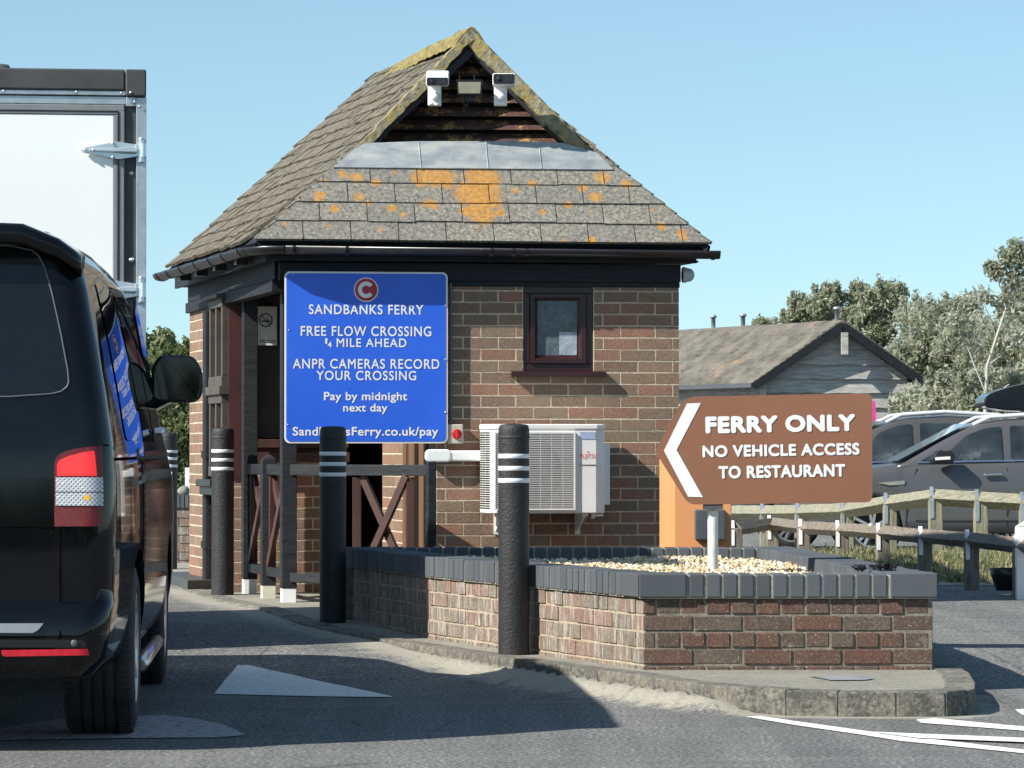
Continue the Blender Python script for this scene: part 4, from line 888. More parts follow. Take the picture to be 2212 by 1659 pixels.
# gable cameras and floodlight
def gcam(x0, x1, y0, y1, bx0, bx1, by0, by1, lab, pitch, Y=22.95):
    a = P(x0, y1, Y); b = P(x1, y0, Y); cx_ = (a.x+b.x)/2; cz_ = (a.z+b.z)/2; wx = (b.x-a.x)/2; wz = (b.z-a.z)/2
    t = thing('surveillance_camera', lab, 'camera', (cx_, Y+.15, P(bx0, by1, Y).z), 'cameras in the gablet')
    hw = wz*.62 if pitch else wz
    mb = MB(); L_ = .17; dz = pitch*1.7
    n0 = [(cx_+u, z) for u, z in [(p_[0]-cx_, p_[1]) for p_ in rrect(a.x, b.x, cz_-wz if not pitch else cz_-wz, cz_-wz+2*hw, .012)]]
    mb.prism([(x, Y, z) for x, z in n0], Vector((0, L_, dz)), 0); hs = mb.build('housing', m_white, t, bevel=.004)
    mb = MB(); mb.prism([(x, Y-.006, z) for x, z in [((p_[0]-cx_)*.93+cx_, (p_[1]-(cz_-wz+hw))*.86+(cz_-wz+hw)) for p_ in rrect(a.x, b.x, cz_-wz, cz_-wz+2*hw, .012)]], (0, .005, 0)); fp = mb.build('front_window', m_black, t)
    mb = MB()
    for i in range(4):
        for j in range(4): mb.box(cx_+wx*(.12+.17*i), cx_+wx*(.12+.17*i)+.005, Y-.009, Y-.006, cz_-wz+hw*(.5+.28*j), cz_-wz+hw*(.5+.28*j)+.004)
    mb.build('leds', m_greybox, fp)
    mb = MB(); mb.lathe([(0, .004), (hw*.45, .003), (hw*.5, 0)], (cx_-wx*.4, Y-.007, cz_-wz+hw), (0, -1, 0), 20); mb.build('lens', m_glass, fp)
    a = P(bx0, by1, Y+.08); b = P(bx1, by0, Y+.08)
    mb = MB(); mb.box(a.x, b.x, Y+.10, Y+.16, a.z, b.z+.01); mb.lathe([(0, .05), (.02, .045), (.028, .018), (.028, 0)], ((a.x+b.x)/2+.005, Y+.10, (a.z+b.z)/2-.004), (0, -1, 0), 18)
    mb.box(a.x+.01, a.x+.03, Y+.09, Y+.10, a.z+.005, a.z+.02); mb.box(b.x-.03, b.x-.01, Y+.09, Y+.10, a.z+.005, a.z+.02)
    mb.build('bracket', m_white, t, bevel=.004)
gcam(920, 969.5, 153.5, 186.5, 924, 953, 186, 227, 'white camera on the left of the gablet with its top showing', .035)
gcam(1064, 1113, 158, 183, 1067, 1095, 186, 227, 'camera on the right of the gablet with black front facing out', 0.0)
Y = 22.98; a = P(986, 205.5, Y); b = P(1042.5, 172.5, Y)
fl = thing('floodlight', 'black rectangular floodlight between the two gablet cameras', 'floodlight', ((a.x+b.x)/2, Y+.1, a.z))
mb = MB(); mb.hexa([(a.x+.006, Y, a.z), (b.x-.006, Y, a.z), (b.x-.02, Y+.08, a.z+.01), (a.x+.02, Y+.08, a.z+.01)], [(a.x, Y-.02, b.z), (b.x, Y-.02, b.z), (b.x-.02, Y+.07, b.z-.01), (a.x+.02, Y+.07, b.z-.01)]); mb.build('housing', m_black, fl, bevel=.004)
mb = MB(); mb.hexa([(a.x+.016, Y-.003, a.z+.012), (b.x-.016, Y-.003, a.z+.012), (b.x-.016, Y+.002, a.z+.012), (a.x+.016, Y+.002, a.z+.012)], [(a.x+.011, Y-.0235, b.z-.016), (b.x-.011, Y-.0235, b.z-.016), (b.x-.011, Y-.018, b.z-.016), (a.x+.011, Y-.018, b.z-.016)]); mb.build('glass', M('floodlight_glass', (0.4, 0.38, 0.28), .25, var=.15, scale=14), fl)
mb = MB(); cxm = (a.x+b.x)/2; mb.box(cxm-.035, cxm+.035, Y+.06, Y+.13, a.z-.035, a.z+.01); mb.tube([(cxm-.04, Y+.06, a.z), (cxm-.035, Y+.04, a.z-.06), (cxm-.015, Y+.04, a.z-.07), (cxm-.012, Y+.06, a.z-.03)], .005, 8)
for dx in (-.035, .06): mb.tube([(cxm+dx-.03, Y+.02, b.z-.005), (cxm+dx-.03, Y+.02, b.z+.03)], .003, 6)
mb.build('bracket', m_black, fl)
# ================================================================ RAILING of the porch
rl = thing('porch_railing', 'black and brown timber railing with crossed braces around kiosk porch', 'railing', (pb_.x, pb_.y, .13))
zt1 = 1.02; zt0 = .95; zb1 = .34; zb0 = .28
mb = MB(); squarepost(mb, pb_, wb, .215, 1.05); q = pb_
mb.hexa([(q.x-wb/2, q.y, 1.05), (q.x+wb/2, q.y+.01, 1.05), (q.x+wb/2-.02, q.y+wb, 1.05), (q.x-wb/2-.02, q.y+wb, 1.05)], [(q.x-.012, q.y+.03, 1.085), (q.x+.012, q.y+.03, 1.085), (q.x+.006, q.y+wb-.03, 1.085), (q.x-.018, q.y+wb-.03, 1.085)])
po = mb.build('post', m_timberblk, rl, bevel=.004); mb = MB(); squarepost(mb, Vector((pb_.x, pb_.y+.003, 0)), wb-.008, .10, .22); mb.build('post_foot', M('cream_paint', (.6, .58, .48), .5), po)
mb = MB(); squarepost(mb, pd, wd_, .1, 1.04); mb.build('post', m_timberblk, rl, bevel=.004)
A, B, Cc, D = [Vector((p.x, p.y+.045, 0)) for p in (pa, pb_, pc, pd)]
def rail(name, a, b, z0, z1, w_, mat_):
    mb = MB(); mb.bar(a+Vector((0, 0, (z0+z1)/2)), b+Vector((0, 0, (z0+z1)/2)), w_, z1-z0); return mb.build(name, mat_, rl, bevel=.004)
rail('top_rail', Cc, B, zt0, zt1, .06, m_timberblk); rail('top_rail', B, A, zt0, zt1, .06, m_timberblk); rail('top_rail', A, D, zt0, zt1, .06, m_timberblk)
rail('bottom_rail', Cc, B, zb0, zb1, .06, m_timberblk); rail('bottom_rail', B, A, zb0, zb1, .06, m_timberblk)
dA = (D-A).normalized(); Lf = (D-A).length
def onfront(x): 
    d = ray(x, 1000); t = (A.x*dA.y-A.y*dA.x)/(d.x*dA.y-dA.x); return Vector((d.x*t, t, 0))
F0, F1 = onfront(771), onfront(887)
rail('bottom_rail', A, onfront(890), zb0-.02, zb1-.02, .06, m_timberblk)
def brace(p, q, z0, z1, w_=.045, off=0.0, t=.03):
    nn = Vector((-(q-p).y, (q-p).x, 0)).normalized()*off
    mb = MB(); a = p+nn+Vector((0, 0, z0)); b = q+nn+Vector((0, 0, z1)); d = (b-a).normalized(); sdv = Vector((-(q-p).y, (q-p).x, 0)).normalized(); up = d.cross(sdv)
    mb.bar(a, b, t, w_, up); mb.build('brace', m_brown, rl, bevel=.003)
for a, b in ((Cc, B), (B, A)):
    d = (b-a).normalized(); brace(a+d*.04, b-d*.04, zb1, zt0, .06, -.016); brace(a+d*.04, b-d*.04, zt0, zb1, .06, .016)
    mb = MB(); mb.bar(a+d*.07+Vector((0, 0, zb1)), a+d*.07+Vector((0, 0, zt0)), .03, .05, d); mb.build('upright', m_brown, rl)
for x, w_ in ((771, .055), (887, .05)):
    p = onfront(x); mb = MB(); mb.bar(p+Vector((0, 0, .26)), p+Vector((0, 0, zt0-.01)), w_, .03, (0, 1, 0)); mb.build('upright', m_brown, rl, bevel=.003)
zx = .62
brace(F0+dA*.03, F1-dA*.02, .27, zt0-.0, .05, -.017); brace(F0+dA*.03, F1-dA*.02, zt0-.0, .27, .05, .017)
# ================================================================ BOLLARDS
def make_bollard():
    t = thing('bollard', '', 'bollard', (0, 0, 0), 'black bollards along the pavement edge')
    prof = [(.0765, -.05), (.0765, .15), (.0755, .5), (.0765, .8), (.0765, 1.09), (.0755, 1.112), (.072, 1.126), (.064, 1.133), (.03, 1.137), (0, 1.138)]
    mb = MB(); mb.lathe(prof, (0, 0, 0), seg=40); mb.lathe([(.0765, 1.062), (.0785, 1.066), (.0785, 1.074), (.0765, 1.078)], (0, 0, 0), seg=40)
    mb.build('post', m_bollard, t)
    for z in (.858, .918, .978): mb = MB(); mb.lathe([(.0765, z-.011), (.0778, z-.009), (.0778, z+.009), (.0765, z+.011)], (0, 0, 0), seg=40); mb.build('band', m_band, t)
    return t
def dup(root, loc, rz=0, label=None):
    r = root.copy(); C.objects.link(r); r.location = loc; r.rotation_euler = (0, 0, rz)
    if label: r['label'] = label
    for ch in list(root.children):
        c = ch.copy(); C.objects.link(c); c.parent = r
        for gch in ch.children: d = gch.copy(); C.objects.link(d); d.parent = c
    return r
bol = make_bollard()
def gp(x, y):
    z = .1
    for _ in range(5): p = G(x, y, z); z = gpave(p.y)
    return p
spots_b = [((1110, 1416), 'tallest black bollard, in the sun in front of the air conditioner'), ((717.5, 1347), 'black bollard in full shadow before the lower blue sign'), ((479, 1286), 'black bollard with paint flecks beside the kiosk railing posts'), ((361, 1230), 'farthest black bollard, just right of the van by a hedge')]
for i, ((x, y), lab) in enumerate(spots_b):
    p = gp(x, y); p.y += .07
    if i == 0: bol.location = p; bol['label'] = lab
    else: b = dup(bol, p, i*1.3, lab)
# ================================================================ PLANTER
ZT = .539
def onz(x, y, z=ZT): return G(x, y, z)
pl = thing('brick_planter', 'low red brick planter with blue brick coping holding the brown sign', 'planter', (1.0, 17.0, .1))
PL = [(.602, 16.26), (-.4226, 18.95), (-.989, 21.0), (1.63, 21.0), (1.925, 16.26)]      # outer face, clockwise from front left
cap0 = ZT-.11
q0, q1, q2, q3, q4 = PL
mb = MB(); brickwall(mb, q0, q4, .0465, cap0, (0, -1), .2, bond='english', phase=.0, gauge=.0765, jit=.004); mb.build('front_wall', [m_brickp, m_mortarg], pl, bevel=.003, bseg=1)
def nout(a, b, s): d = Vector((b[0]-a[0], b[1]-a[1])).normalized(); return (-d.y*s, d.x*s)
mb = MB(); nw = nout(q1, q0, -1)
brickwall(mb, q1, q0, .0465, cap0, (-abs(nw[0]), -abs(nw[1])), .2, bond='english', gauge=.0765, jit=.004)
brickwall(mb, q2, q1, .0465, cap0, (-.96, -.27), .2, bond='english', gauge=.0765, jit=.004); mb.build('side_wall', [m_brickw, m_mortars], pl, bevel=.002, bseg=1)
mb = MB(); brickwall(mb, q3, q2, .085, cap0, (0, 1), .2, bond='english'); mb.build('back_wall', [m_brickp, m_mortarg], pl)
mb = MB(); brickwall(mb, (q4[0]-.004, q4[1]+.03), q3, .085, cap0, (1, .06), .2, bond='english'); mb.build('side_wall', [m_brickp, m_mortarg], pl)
# coping: bricks on edge
def coping(mb, a, b, first=.215, last=.215, n_in=(0, 1), w_=.235, out=.02, rnd=1):
    a = Vector((a[0], a[1], 0)); b = Vector((b[0], b[1], 0)); L_ = (b-a).length; d = (b-a).normalized(); nn = Vector((n_in[0], n_in[1], 0)).normalized()
    s = 0.0; segs = []
    if first: segs.append((0, first)); s = first+.01
    end = L_-(last+.01 if last else 0); k = max(1, round((end-s)/.0765)); st = (end-s)/k
    segs += [(s+i*st+.0055, s+(i+1)*st-.0055) for i in range(k)]
    if last: segs.append((L_-last, L_))
    for s0, s1 in segs:
        dz = random.uniform(-.0025, .0025); dn = random.uniform(-.002, .002); big = (s1-s0) > .15
        o_ = out+.006 if big else out
        q = [a+d*s0-nn*(o_+dn), a+d*s1-nn*(o_+dn), a+d*s1+nn*(w_-out), a+d*s0+nn*(w_-out)]
        mb.hexa([v+Vector((0, 0, cap0+.004)) for v in q], [v+Vector((0, 0, ZT+dz+(.003 if big else 0))) for v in q], 0, random.random())
    q = [a-nn*(out-.006), b-nn*(out-.006), b+nn*(w_-.035), a+nn*(w_-.035)]; mb.hexa([v+Vector((0, 0, cap0-.003)) for v in q], [v+Vector((0, 0, ZT-.006)) for v in q], 1)
fa = (q0[0]-.02, q0[1]); fb = (q4[0]+.02, q4[1])
mb = MB(); coping(mb, fa, fb, n_in=(0, 1), w_=.225); mb.build('coping', [m_blue, m_mortarc], pl, bevel=.005)
n1 = Vector((q0[0]-q1[0], q0[1]-q1[1])).normalized(); n1i = (-n1.y, n1.x); n1i = (abs(n1i[0]), abs(n1i[1]))
a1 = (q0[0]+(q1[0]-q0[0])*.03, q0[1]+(q1[1]-q0[1])*.03)
mb = MB(); coping(mb, (q0[0]-.002, q0[1]+.012), q1, .2, 0, n_in=n1i, w_=.21); coping(mb, q1, q2, 0, 0, n_in=(.96, .27), w_=.225); mb.build('coping', [m_blue, m_mortarc], pl, bevel=.004)
mb = MB(); coping(mb, (q2[0]+.05, q2[1]-.2), (q3[0]-.05, q3[1]-.2), 0, 0, n_in=(0, 1), w_=.22); mb.build('coping', [m_blue, m_mortarc], pl, bevel=.005)
a4 = (q4[0], q4[1]+.21); mb = MB(); coping(mb, a4, q3, 0, 0, n_in=(-1, -.06), w_=.225); mb.build('coping', [m_blue, m_mortarc], pl, bevel=.004)
# soil + gravel
ins = [(q0[0]+.12, q0[1]+.15), (q1[0]+.15, q1[1]+.08), (q2[0]+.18, q2[1]-.12), (q3[0]-.15, q3[1]-.12), (q4[0]-.15, q4[1]+.15)]
mb = MB(); mb.prism([(x, y, .12) for x, y in ins], (0, 0, .33)); mb.build('soil', m_sand, pl)
vs = []; fs = []; rs = []
ico = bmesh.new(); bmesh.ops.create_icosphere(ico, subdivisions=1, radius=1); iv = np.array([v.co[:] for v in ico.verts]); ifc = [tuple(v.index for v in f.verts) for f in ico.faces]; ico.free()
gm = MB(); cnt = 0
while cnt < 9000:
    y = 16.4+4.5*rng.random(); x = -1+2.9*rng.random()
    if not inside((x, y), ins): continue
    if y > 19 and rng.random() > .8: continue
    s = .009+.013*rng.random()
    r3 = rng.normal(size=(3, 3)); qm, _ = np.linalg.qr(r3)
    p = (iv*np.array([1.0, .75, .5])*s*(1+.12*rng.normal(size=(12, 1))))@qm.T+np.array([x, y, .458+.022*rng.random()+.012*math.sin(x*5)*math.sin(y*3)])
    gm.add(p.tolist(), ifc, 0, float(rng.random())); cnt += 1
tag(gm.build('gravel', m_gravel, recalc=False), 'golden pea gravel filling the brick planter around the sign post', 'gravel', kind='stuff')
# ================================================================ BROWN SIGN
Ys = 18.5; pf = G(1540, 1236, .475)
bs = thing('brown_sign', 'brown arrow shaped sign reading ferry only on a white post', 'sign', (pf.x, pf.y, .46))
TF = Fr((pf.x, pf.y-.055), R(0)); tl = R(1.0)
class Tilt:
    def __init__(s): s.c = P(1650, 969, pf.y-.055); s.a = Vector((math.cos(tl), 0, math.sin(tl))); s.z = Vector((-math.sin(tl), 0, math.cos(tl))); s.d = Vector((0, 1, 0))
    def p(s, u, v, z): return s.c+s.a*u+s.d*v+s.z*z
    def uz(s, x, y): h = HIT(x, y, s.c, s.d)-s.c; return h.dot(s.a), h.dot(s.z)
TL = Tilt()
def rounded(poly, rad, n=5):
    out = []; N = len(poly)
    for i in range(N):
        p = Vector(poly[i]); a = (Vector(poly[i-1])-p); b = (Vector(poly[(i+1) % N])-p); r_ = rad[i] if hasattr(rad, '__len__') else rad
        a = a.normalized()*r_; b = b.normalized()*r_
        for k in range(n+1):
            t = k/n; out.append(tuple(p+a*(1-t)**2+b*t**2))
    return out
pp = [TL.uz(x, y) for x, y in ((1415, 975), (1478, 857), (1884, 849.5), (1884.5, 1085), (1487, 1090))]
poly = rounded(pp, [.03, .06, .035, .035, .04])
mb = MB(); mb.prism([TL.p(u, 0, z) for u, z in poly], TL.d*.004); mb.build('panel', m_brownsign, bs)
mb = MB()
for s, xa, xb, ya, yb, wgt in (("FERRY ONLY", 1524, 1848, 936.5, 900, .075), ("NO VEHICLE ACCESS", 1517.5, 1857, 988, 962.5, .055), ("TO RESTAURANT", 1552, 1826, 1034, 1007, .055)):
    ua, za = TL.uz(xa, ya); ub, _ = TL.uz(xb, ya-2); _, zb_ = TL.uz(xa, yb)
    za = za if s[0] != 'F' else za
    text(mb, s, (ua, za), (ub, zb_), TL, -.0025, weight=wgt, space=1.08)
ch = [TL.uz(x, y) for x, y in ((1484, 871.5), (1514, 870.5), (1461.5, 972), (1518.5, 1074), (1486.5, 1073), (1434, 973.5))]
mb.add([TL.p(u, -.0022, z) for u, z in ch], [(0, 1, 2, 5), (5, 2, 3, 4)])
mb.build('lettering', m_white, bs, recalc=False)
mb = MB(); mb.lathe([(.027, -.1), (.0275, .63), (.022, .66), (0, .67)], (pf.x, pf.y, .475), seg=24); mb.build('post', M('chipped_white_paint', (.62, .63, .6), .5, var=.2, scale=12, dirt_or_light=((.2, .2, .19), 18, .62)), bs)
mb = MB(); z_ = P(1540, 1095, Ys).z; mb.box(pf.x-.05, pf.x+.05, pf.y-.05, pf.y+.04, z_-.012, z_+.03); z_ = 1.25; mb.box(pf.x-.06, pf.x+.06, pf.y-.05, pf.y+.04, z_-.02, z_+.02); mb.tube([(pf.x, pf.y, z_-.7), (pf.x, pf.y, z_)], .02, 12); mb.build('clamp', m_greybox, bs)
# ================================================================ ORANGE CABINET
cx0 = P(1429.5, 1100, 21.75); cx1 = P(1577, 1100, 21.75)
oc = thing('orange_cabinet', 'orange cabinet with small grey box standing behind planter beside the kiosk', 'cabinet', ((cx0.x+cx1.x)/2, 21.9, .12))
ed = P(1456, 1100, 21.6).x
mb = MB(); mb.hexa([(ed, 21.6, .1), (cx1.x, 21.6, .1), (cx1.x, 22.1, .1), (cx0.x, 22.1, .1)], [(ed, 21.6, 1.12), (cx1.x, 21.6, 1.12), (cx1.x, 22.1, 1.12), (cx0.x, 22.1, 1.12)]); mb.build('body', m_orange, oc, bevel=.006)
a = P(1501, 1166, 21.55); b = P(1566, 1101, 21.55); mb = MB(); mb.box(a.x, b.x, 21.5, 21.598, a.z, b.z); mb.build('meter_box', m_greybox, oc, bevel=.006)
# ================================================================ VAN
def interp(tab, z):
    if z <= tab[0][0]: return tab[0][1]
    for (a, fa), (b, fb) in zip(tab, tab[1:]):
        if z <= b: return fa+(fb-fa)*(z-a)/(b-a)
    return tab[-1][1]
HWT = [(.28, .87), (.34, .925), (.5, .948), (.8, .955), (1.0, .952), (1.12, .942), (1.3, .912), (1.5, .872), (1.7, .825), (1.8, .79), (1.87, .74), (1.92, .655), (1.95, .52), (1.968, .3), (1.975, .1)]
YRT = [(.28, .035), (.32, .01), (.44, .0), (.53, .02), (.56, .05), (.8, .052), (1.1, .058), (1.3, .085), (1.6, .15), (1.82, .215), (1.9, .25), (1.95, .4), (1.975, .75)]
YFT = [(.28, 4.8), (.5, 4.88), (.8, 4.87), (.95, 4.8), (1.03, 4.6), (1.12, 4.15), (1.18, 3.95), (1.5, 3.55), (1.8, 3.15), (1.9, 2.95), (1.95, 2.6), (1.975, 2.0)]
VR = .10
def vk(y): return 1-.078*max(0, 1-y/1.3)**1.5
def vpt(s, z, off=0.0):
    x, y = vpt0(s, z, off); return x*vk(y), y
def vpt0(s, z, off=0.0):
    """point on van skin; s = arc length from the rear centre line towards the right"""
    hw = interp(HWT, z)+off; yr = interp(YRT, z)-off; yf = interp(YFT, z)+off; r_ = min(VR+off, hw*.9); a = hw-r_; q = math.pi*r_/2
    if s <= a: return (s, yr)
    if s <= a+q: t = (s-a)/r_; return (a+r_*math.sin(t), yr+r_*(1-math.cos(t)))
    y = yr+r_+(s-a-q); rf = .38; return (hw, y) if y < yf-rf else (hw, yf-rf)
def vring(z):
    hw = interp(HWT, z); yr = interp(YRT, z); yf = interp(YFT, z); r_ = min(VR, hw*.9); a = hw-r_; rf = min(.38, hw*.9, (yf-yr)*.3)
    pts = [(a*i/6, yr) for i in range(7)]+[(a+r_*math.sin(t), yr+r_*(1-math.cos(t))) for t in [math.pi/2*i/8 for i in range(1, 9)]]
    y0, y1 = yr+r_, yf-rf; pts += [(hw, y0+(y1-y0)*i/26) for i in range(1, 27)]
    pts += [(hw-rf*(1-math.cos(t)), y1+rf*math.sin(t)) for t in [math.pi/2*i/8 for i in range(1, 9)]]; e = hw-rf
    pts += [(e*(1-i/6), yf) for i in range(1, 7)]
    pts = [(x*vk(y), y) for x, y in pts]; left = [(-x, y) for x, y in pts[1:-1]][::-1]
    return pts+left
vh = R(3.45); VO = Vector((-2.336, 12.836, 0)); vf_ = Vector((-math.sin(vh), math.cos(vh), 0)); vr_ = Vector((math.cos(vh), math.sin(vh), 0))
van = thing('van', 'glossy black van seen from behind, cut off by the left edge', 'van', VO+vf_*2.4)
def VP(x, y, z): return VO+vr_*x+vf_*y+Vector((0, 0, z))
zsl = [.28, .31, .34, .4, .46, .52, .545, .56, .6, .66, .72, .78, .82, .9, 1.0, 1.08, 1.12, 1.16, 1.22, 1.3, 1.4, 1.5, 1.6, 1.7, 1.76, 1.8, 1.84, 1.87, 1.9, 1.92, 1.937, 1.95, 1.96, 1.968, 1.975]
mb = MB(); rings = [vring(z) for z in zsl]; m_ = len(rings[0]); vs = [VP(x, y, z) for z, r_ in zip(zsl, rings) for x, y in r_]
mb.add(vs, [(i*m_+k, i*m_+(k+1) % m_, (i+1)*m_+(k+1) % m_, (i+1)*m_+k) for i in range(len(zsl)-1) for k in range(m_)]+[tuple(range(m_-1, -1, -1)), tuple((len(zsl)-1)*m_+k for k in range(m_))], 0, .5, True)
vb = mb.build('body', m_van, van)
cut = []
for wy in (.99, 3.99):
    for sx in (1, -1):
        c_ = MB(); c_.lathe([(0, 0), (.385, 0), (.385, .55), (0, .55)], VP(sx*.62, wy, .335), vr_*sx, 40, smooth=True); o_ = c_.build('cutter', m_black, van); cut.append(o_)
boolean(vb, cut)
vb.data.polygons.foreach_set('use_smooth', [True]*len(vb.data.polygons)); 
bm = bmesh.new(); bm.from_mesh(vb.data); 
for e in bm.edges:
    if len(e.link_faces) == 2 and e.calc_face_angle(0) > R(38): e.smooth = False
bm.to_mesh(vb.data); bm.free()
def vpatch(name, poly, mat_, off=.004, parent=None, nx=14, nz=14, side=False, th=.0, rng_=None, conv=True):
    """patch on the skin; poly in (s, z), or (y, z) when side"""
    xs_ = [p[0] for p in poly]; zs_ = [p[1] for p in poly]; mb = MB()
    ar = sum(poly[i-1][0]*poly[i][1]-poly[i][0]*poly[i-1][1] for i in range(len(poly)))
    if ar < 0: poly = poly[::-1]
    for i in range(nx):
        for j in range(nz):
            a0 = min(xs_)+(max(xs_)-min(xs_))*i/nx; a1 = min(xs_)+(max(xs_)-min(xs_))*(i+1)/nx; b0 = min(zs_)+(max(zs_)-min(zs_))*j/nz; b1 = min(zs_)+(max(zs_)-min(zs_))*(j+1)/nz
            c = clipc([(a0, b0), (a1, b0), (a1, b1), (a0, b1)], poly)
            if not c: continue
            pts = []
            for s, z in c:
                if side: hw = (interp(HWT, z)+off)*vk(s); pts.append(VP(hw, s, z))
                else: x, y = vpt(s, z, off); pts.append(VP(x, y, z))
            mb.add(pts, [tuple(range(len(pts)))], 0, .5, True)
    o = mb.build(name, mat_, parent or van, recalc=False)
    bm = bmesh.new(); bm.from_mesh(o.data); bmesh.ops.remove_doubles(bm, verts=bm.verts, dist=.0004); bm.to_mesh(o.data); bm.free()
    if th:
        md = o.modifiers.new('thick', 'SOLIDIFY'); md.thickness = th; md.offset = -1
    return o
# rear lines measured in the picture become (s, z)
def vs_(x, y):
    Y = 12.95
    for _ in range(4):
        p = P(x, y, Y); q = p-VO; lx = q.dot(vr_)/vk(max(0, q.dot(vf_))); z = p.z; s = lx
        hw = interp(HWT, z); r_ = VR; a = hw-r_
        if lx > a: s = a+r_*math.asin(min(1, (lx-a)/r_))
        xx, yy = vpt(s, z); Y = VP(xx, yy, z).y
    return (max(0, s), z)
tg = vpatch('rear_window', [(0, 1.295)]+[vs_(x, y) for x, y in ((20, 857), (110, 851), (132, 846), (145, 836), (149, 826), (147, 800), (132, 720), (112, 630), (96, 575), (84, 552), (70, 541), (30, 532))]+[(0, 1.845)], m_tint, .004)
mb = MB()
edge = [vs_(x, y) for x, y in ((0, 857), (20, 857), (110, 851), (132, 846), (145, 836), (149, 826), (147, 800), (132, 720), (112, 630), (96, 575), (84, 552), (70, 541), (30, 532), (0, 530))]
mb.tube([VP(*vpt(s, z, .004), z) for s, z in edge], .0035, 6); mb.build('window_seal', m_greybox, tg)  # seal coloured grey to stand for the highlight along its edge
# shut lines of tailgate and bumper
def seam(name, pts, rad=.0035, mat_=None): 
    mb = MB(); mb.tube([VP(*vpt(s, z, -.0015), z) for s, z in pts], rad, 6); mb.build(name, mat_ or m_seam, vb)
seam('shut_line', [vs_(x, y) for x, y in ((130, 1140), (130, 1220), (130, 1300), (130, 1370), (124, 1392), (112, 1400), (60, 1402), (-120, 1402))])
seam('shut_line', [vs_(x, y) for x, y in ((-150, 1139), (0, 1139), (60, 1139), (118, 1140))])
seam('shut_line', [vs_(x, y) for x, y in ((134, 1303), (170, 1302), (210, 1301), (255, 1298), (280, 1295))])
seam('shut_line', [vs_(x, y) for x, y in ((222, 962), (232, 962), (250, 966), (270, 968), (285, 972))])
# tail lamps, right one measured, left mirrored
LQ = [(118, 1137), (118, 1000), (122, 988), (132, 979), (160, 970), (195, 965), (222, 963), (224, 1060), (224, 1137)]
def lampset(mir):
    f = (lambda p: (-p[0], p[1])) if mir else (lambda p: p)
    lp = thing  # noqa
    def patch(nm, pxs, mat_, off, parent=None):
        pts = [vs_(*q) for q in pxs]; o = vpatch(nm, pts, mat_, off, parent)
        if mir:
            base = Vector(o['_base'])
            for v in o.data.vertices:
                w3 = v.co+base-VO; lx = w3.dot(vr_); v.co = v.co-vr_*(2*lx)
        return o
    h = patch('tail_lamp', LQ, m_lampd, .008)
    patch('upper_lens', [(124, 1028), (124, 1003), (130, 994), (150, 985), (180, 977), (205, 973.5), (208, 1000), (210, 1028)], m_lampr, .0115, h)
    patch('middle_lens', [(121, 1062), (121, 1031), (223, 1031), (224, 1062)], m_lampc, .0115, h)
    patch('indicator_lens', [(121, 1092), (121, 1064), (224, 1064), (224, 1092)], m_lampc, .0118, h)
    patch('bulb', [(182, 1070), (196, 1070), (196, 1080), (182, 1080)], m_amber, .0122, h)
lampset(False); lampset(True)
# bumper details
vpatch('bumper_step', [vs_(x, y) for x, y in ((-160, 1366), (72, 1367), (84, 1360), (95, 1346), (-160, 1347))], m_step, .012)
vpatch('bumper_insert', [vs_(x, y) for x, y in ((-160, 1398), (188, 1399), (184, 1386), (176, 1382), (-160, 1381))], m_black, .004)
vpatch('reflector', [vs_(x, y) for x, y in ((3, 1404), (190, 1401), (194, 1415), (10, 1418), (4, 1414))], m_redref, .008)
mb = MB(); s, z = vs_(161, 1389.5); x, y = vpt(s, z, .006); mb.lathe([(0, .002), (.011, .002), (.013, 0)], VP(x, y, z), -vf_, 16); mb.build('parking_sensor', m_greybox, van)
# spoiler over the rear window
mb = MB(); A = []; prof = lambda f: [(.36, 1.945), (.13, 1.932), (.085, 1.915), (.095, 1.862), (.20, 1.855), (.30, 1.90)]
xs_ = [-.76, -.74, -.68, -.55, -.3, 0, .3, .55, .68, .74, .76]
for x in xs_:
    dz = -.11*max(0, (abs(x)-.5)/.26)**2 ; dy = .10*max(0, (abs(x)-.5)/.26)**2; A.append([VP(x, y+dy, z+dz+.012*(1-(x/.76)**2)) for y, z in prof(0)])
k_ = len(A[0]); mb.add([v for r_ in A for v in r_], [(i*k_+j, i*k_+(j+1) % k_, (i+1)*k_+(j+1) % k_, (i+1)*k_+j) for i in range(len(A)-1) for j in range(k_)]+[tuple(range(k_)), tuple((len(A)-1)*k_+j for j in range(k_))], 0, .5, True)
mb.build('spoiler', m_van, van)
# side glass, three panes, deflector, door handle and shuts
for y0, y1 in ((.55, 1.28), (1.36, 2.28), (2.36, 3.3)):
    vpatch('side_window', rounded([(y0, 1.14), (y1, 1.14), (min(y1, 3.12), 1.74), (y0+.03, 1.74)], .06, 3), m_tint, .004, side=True)
mb = MB(); mb.bar(VP(.855, 2.4, 1.72), VP(.90, 3.42, 1.30), .012, .07); mb.build('wind_deflector', m_boxp, van)
mb = MB(); mb.bar(VP(.962, 2.28, 1.185), VP(.965, 2.50, 1.19), .045, .03); mb.build('door_handle', m_chrome, van, bevel=.008)
mb = MB(); mb.bar(VP(.957, .35, 1.075), VP(.957, 3.3, 1.075), .006, .012); mb.build('side_groove', m_dark, van)
mb = MB(); mb.tube([VP(.925, 1.5, .235), VP(.925, 1.53, .235), VP(.925, 3.12, .245), VP(.925, 3.17, .245), VP(.925, 3.2, .245)], [.02, .03, .03, .022, .004], 14); mb.build('side_step', m_chrome, van)
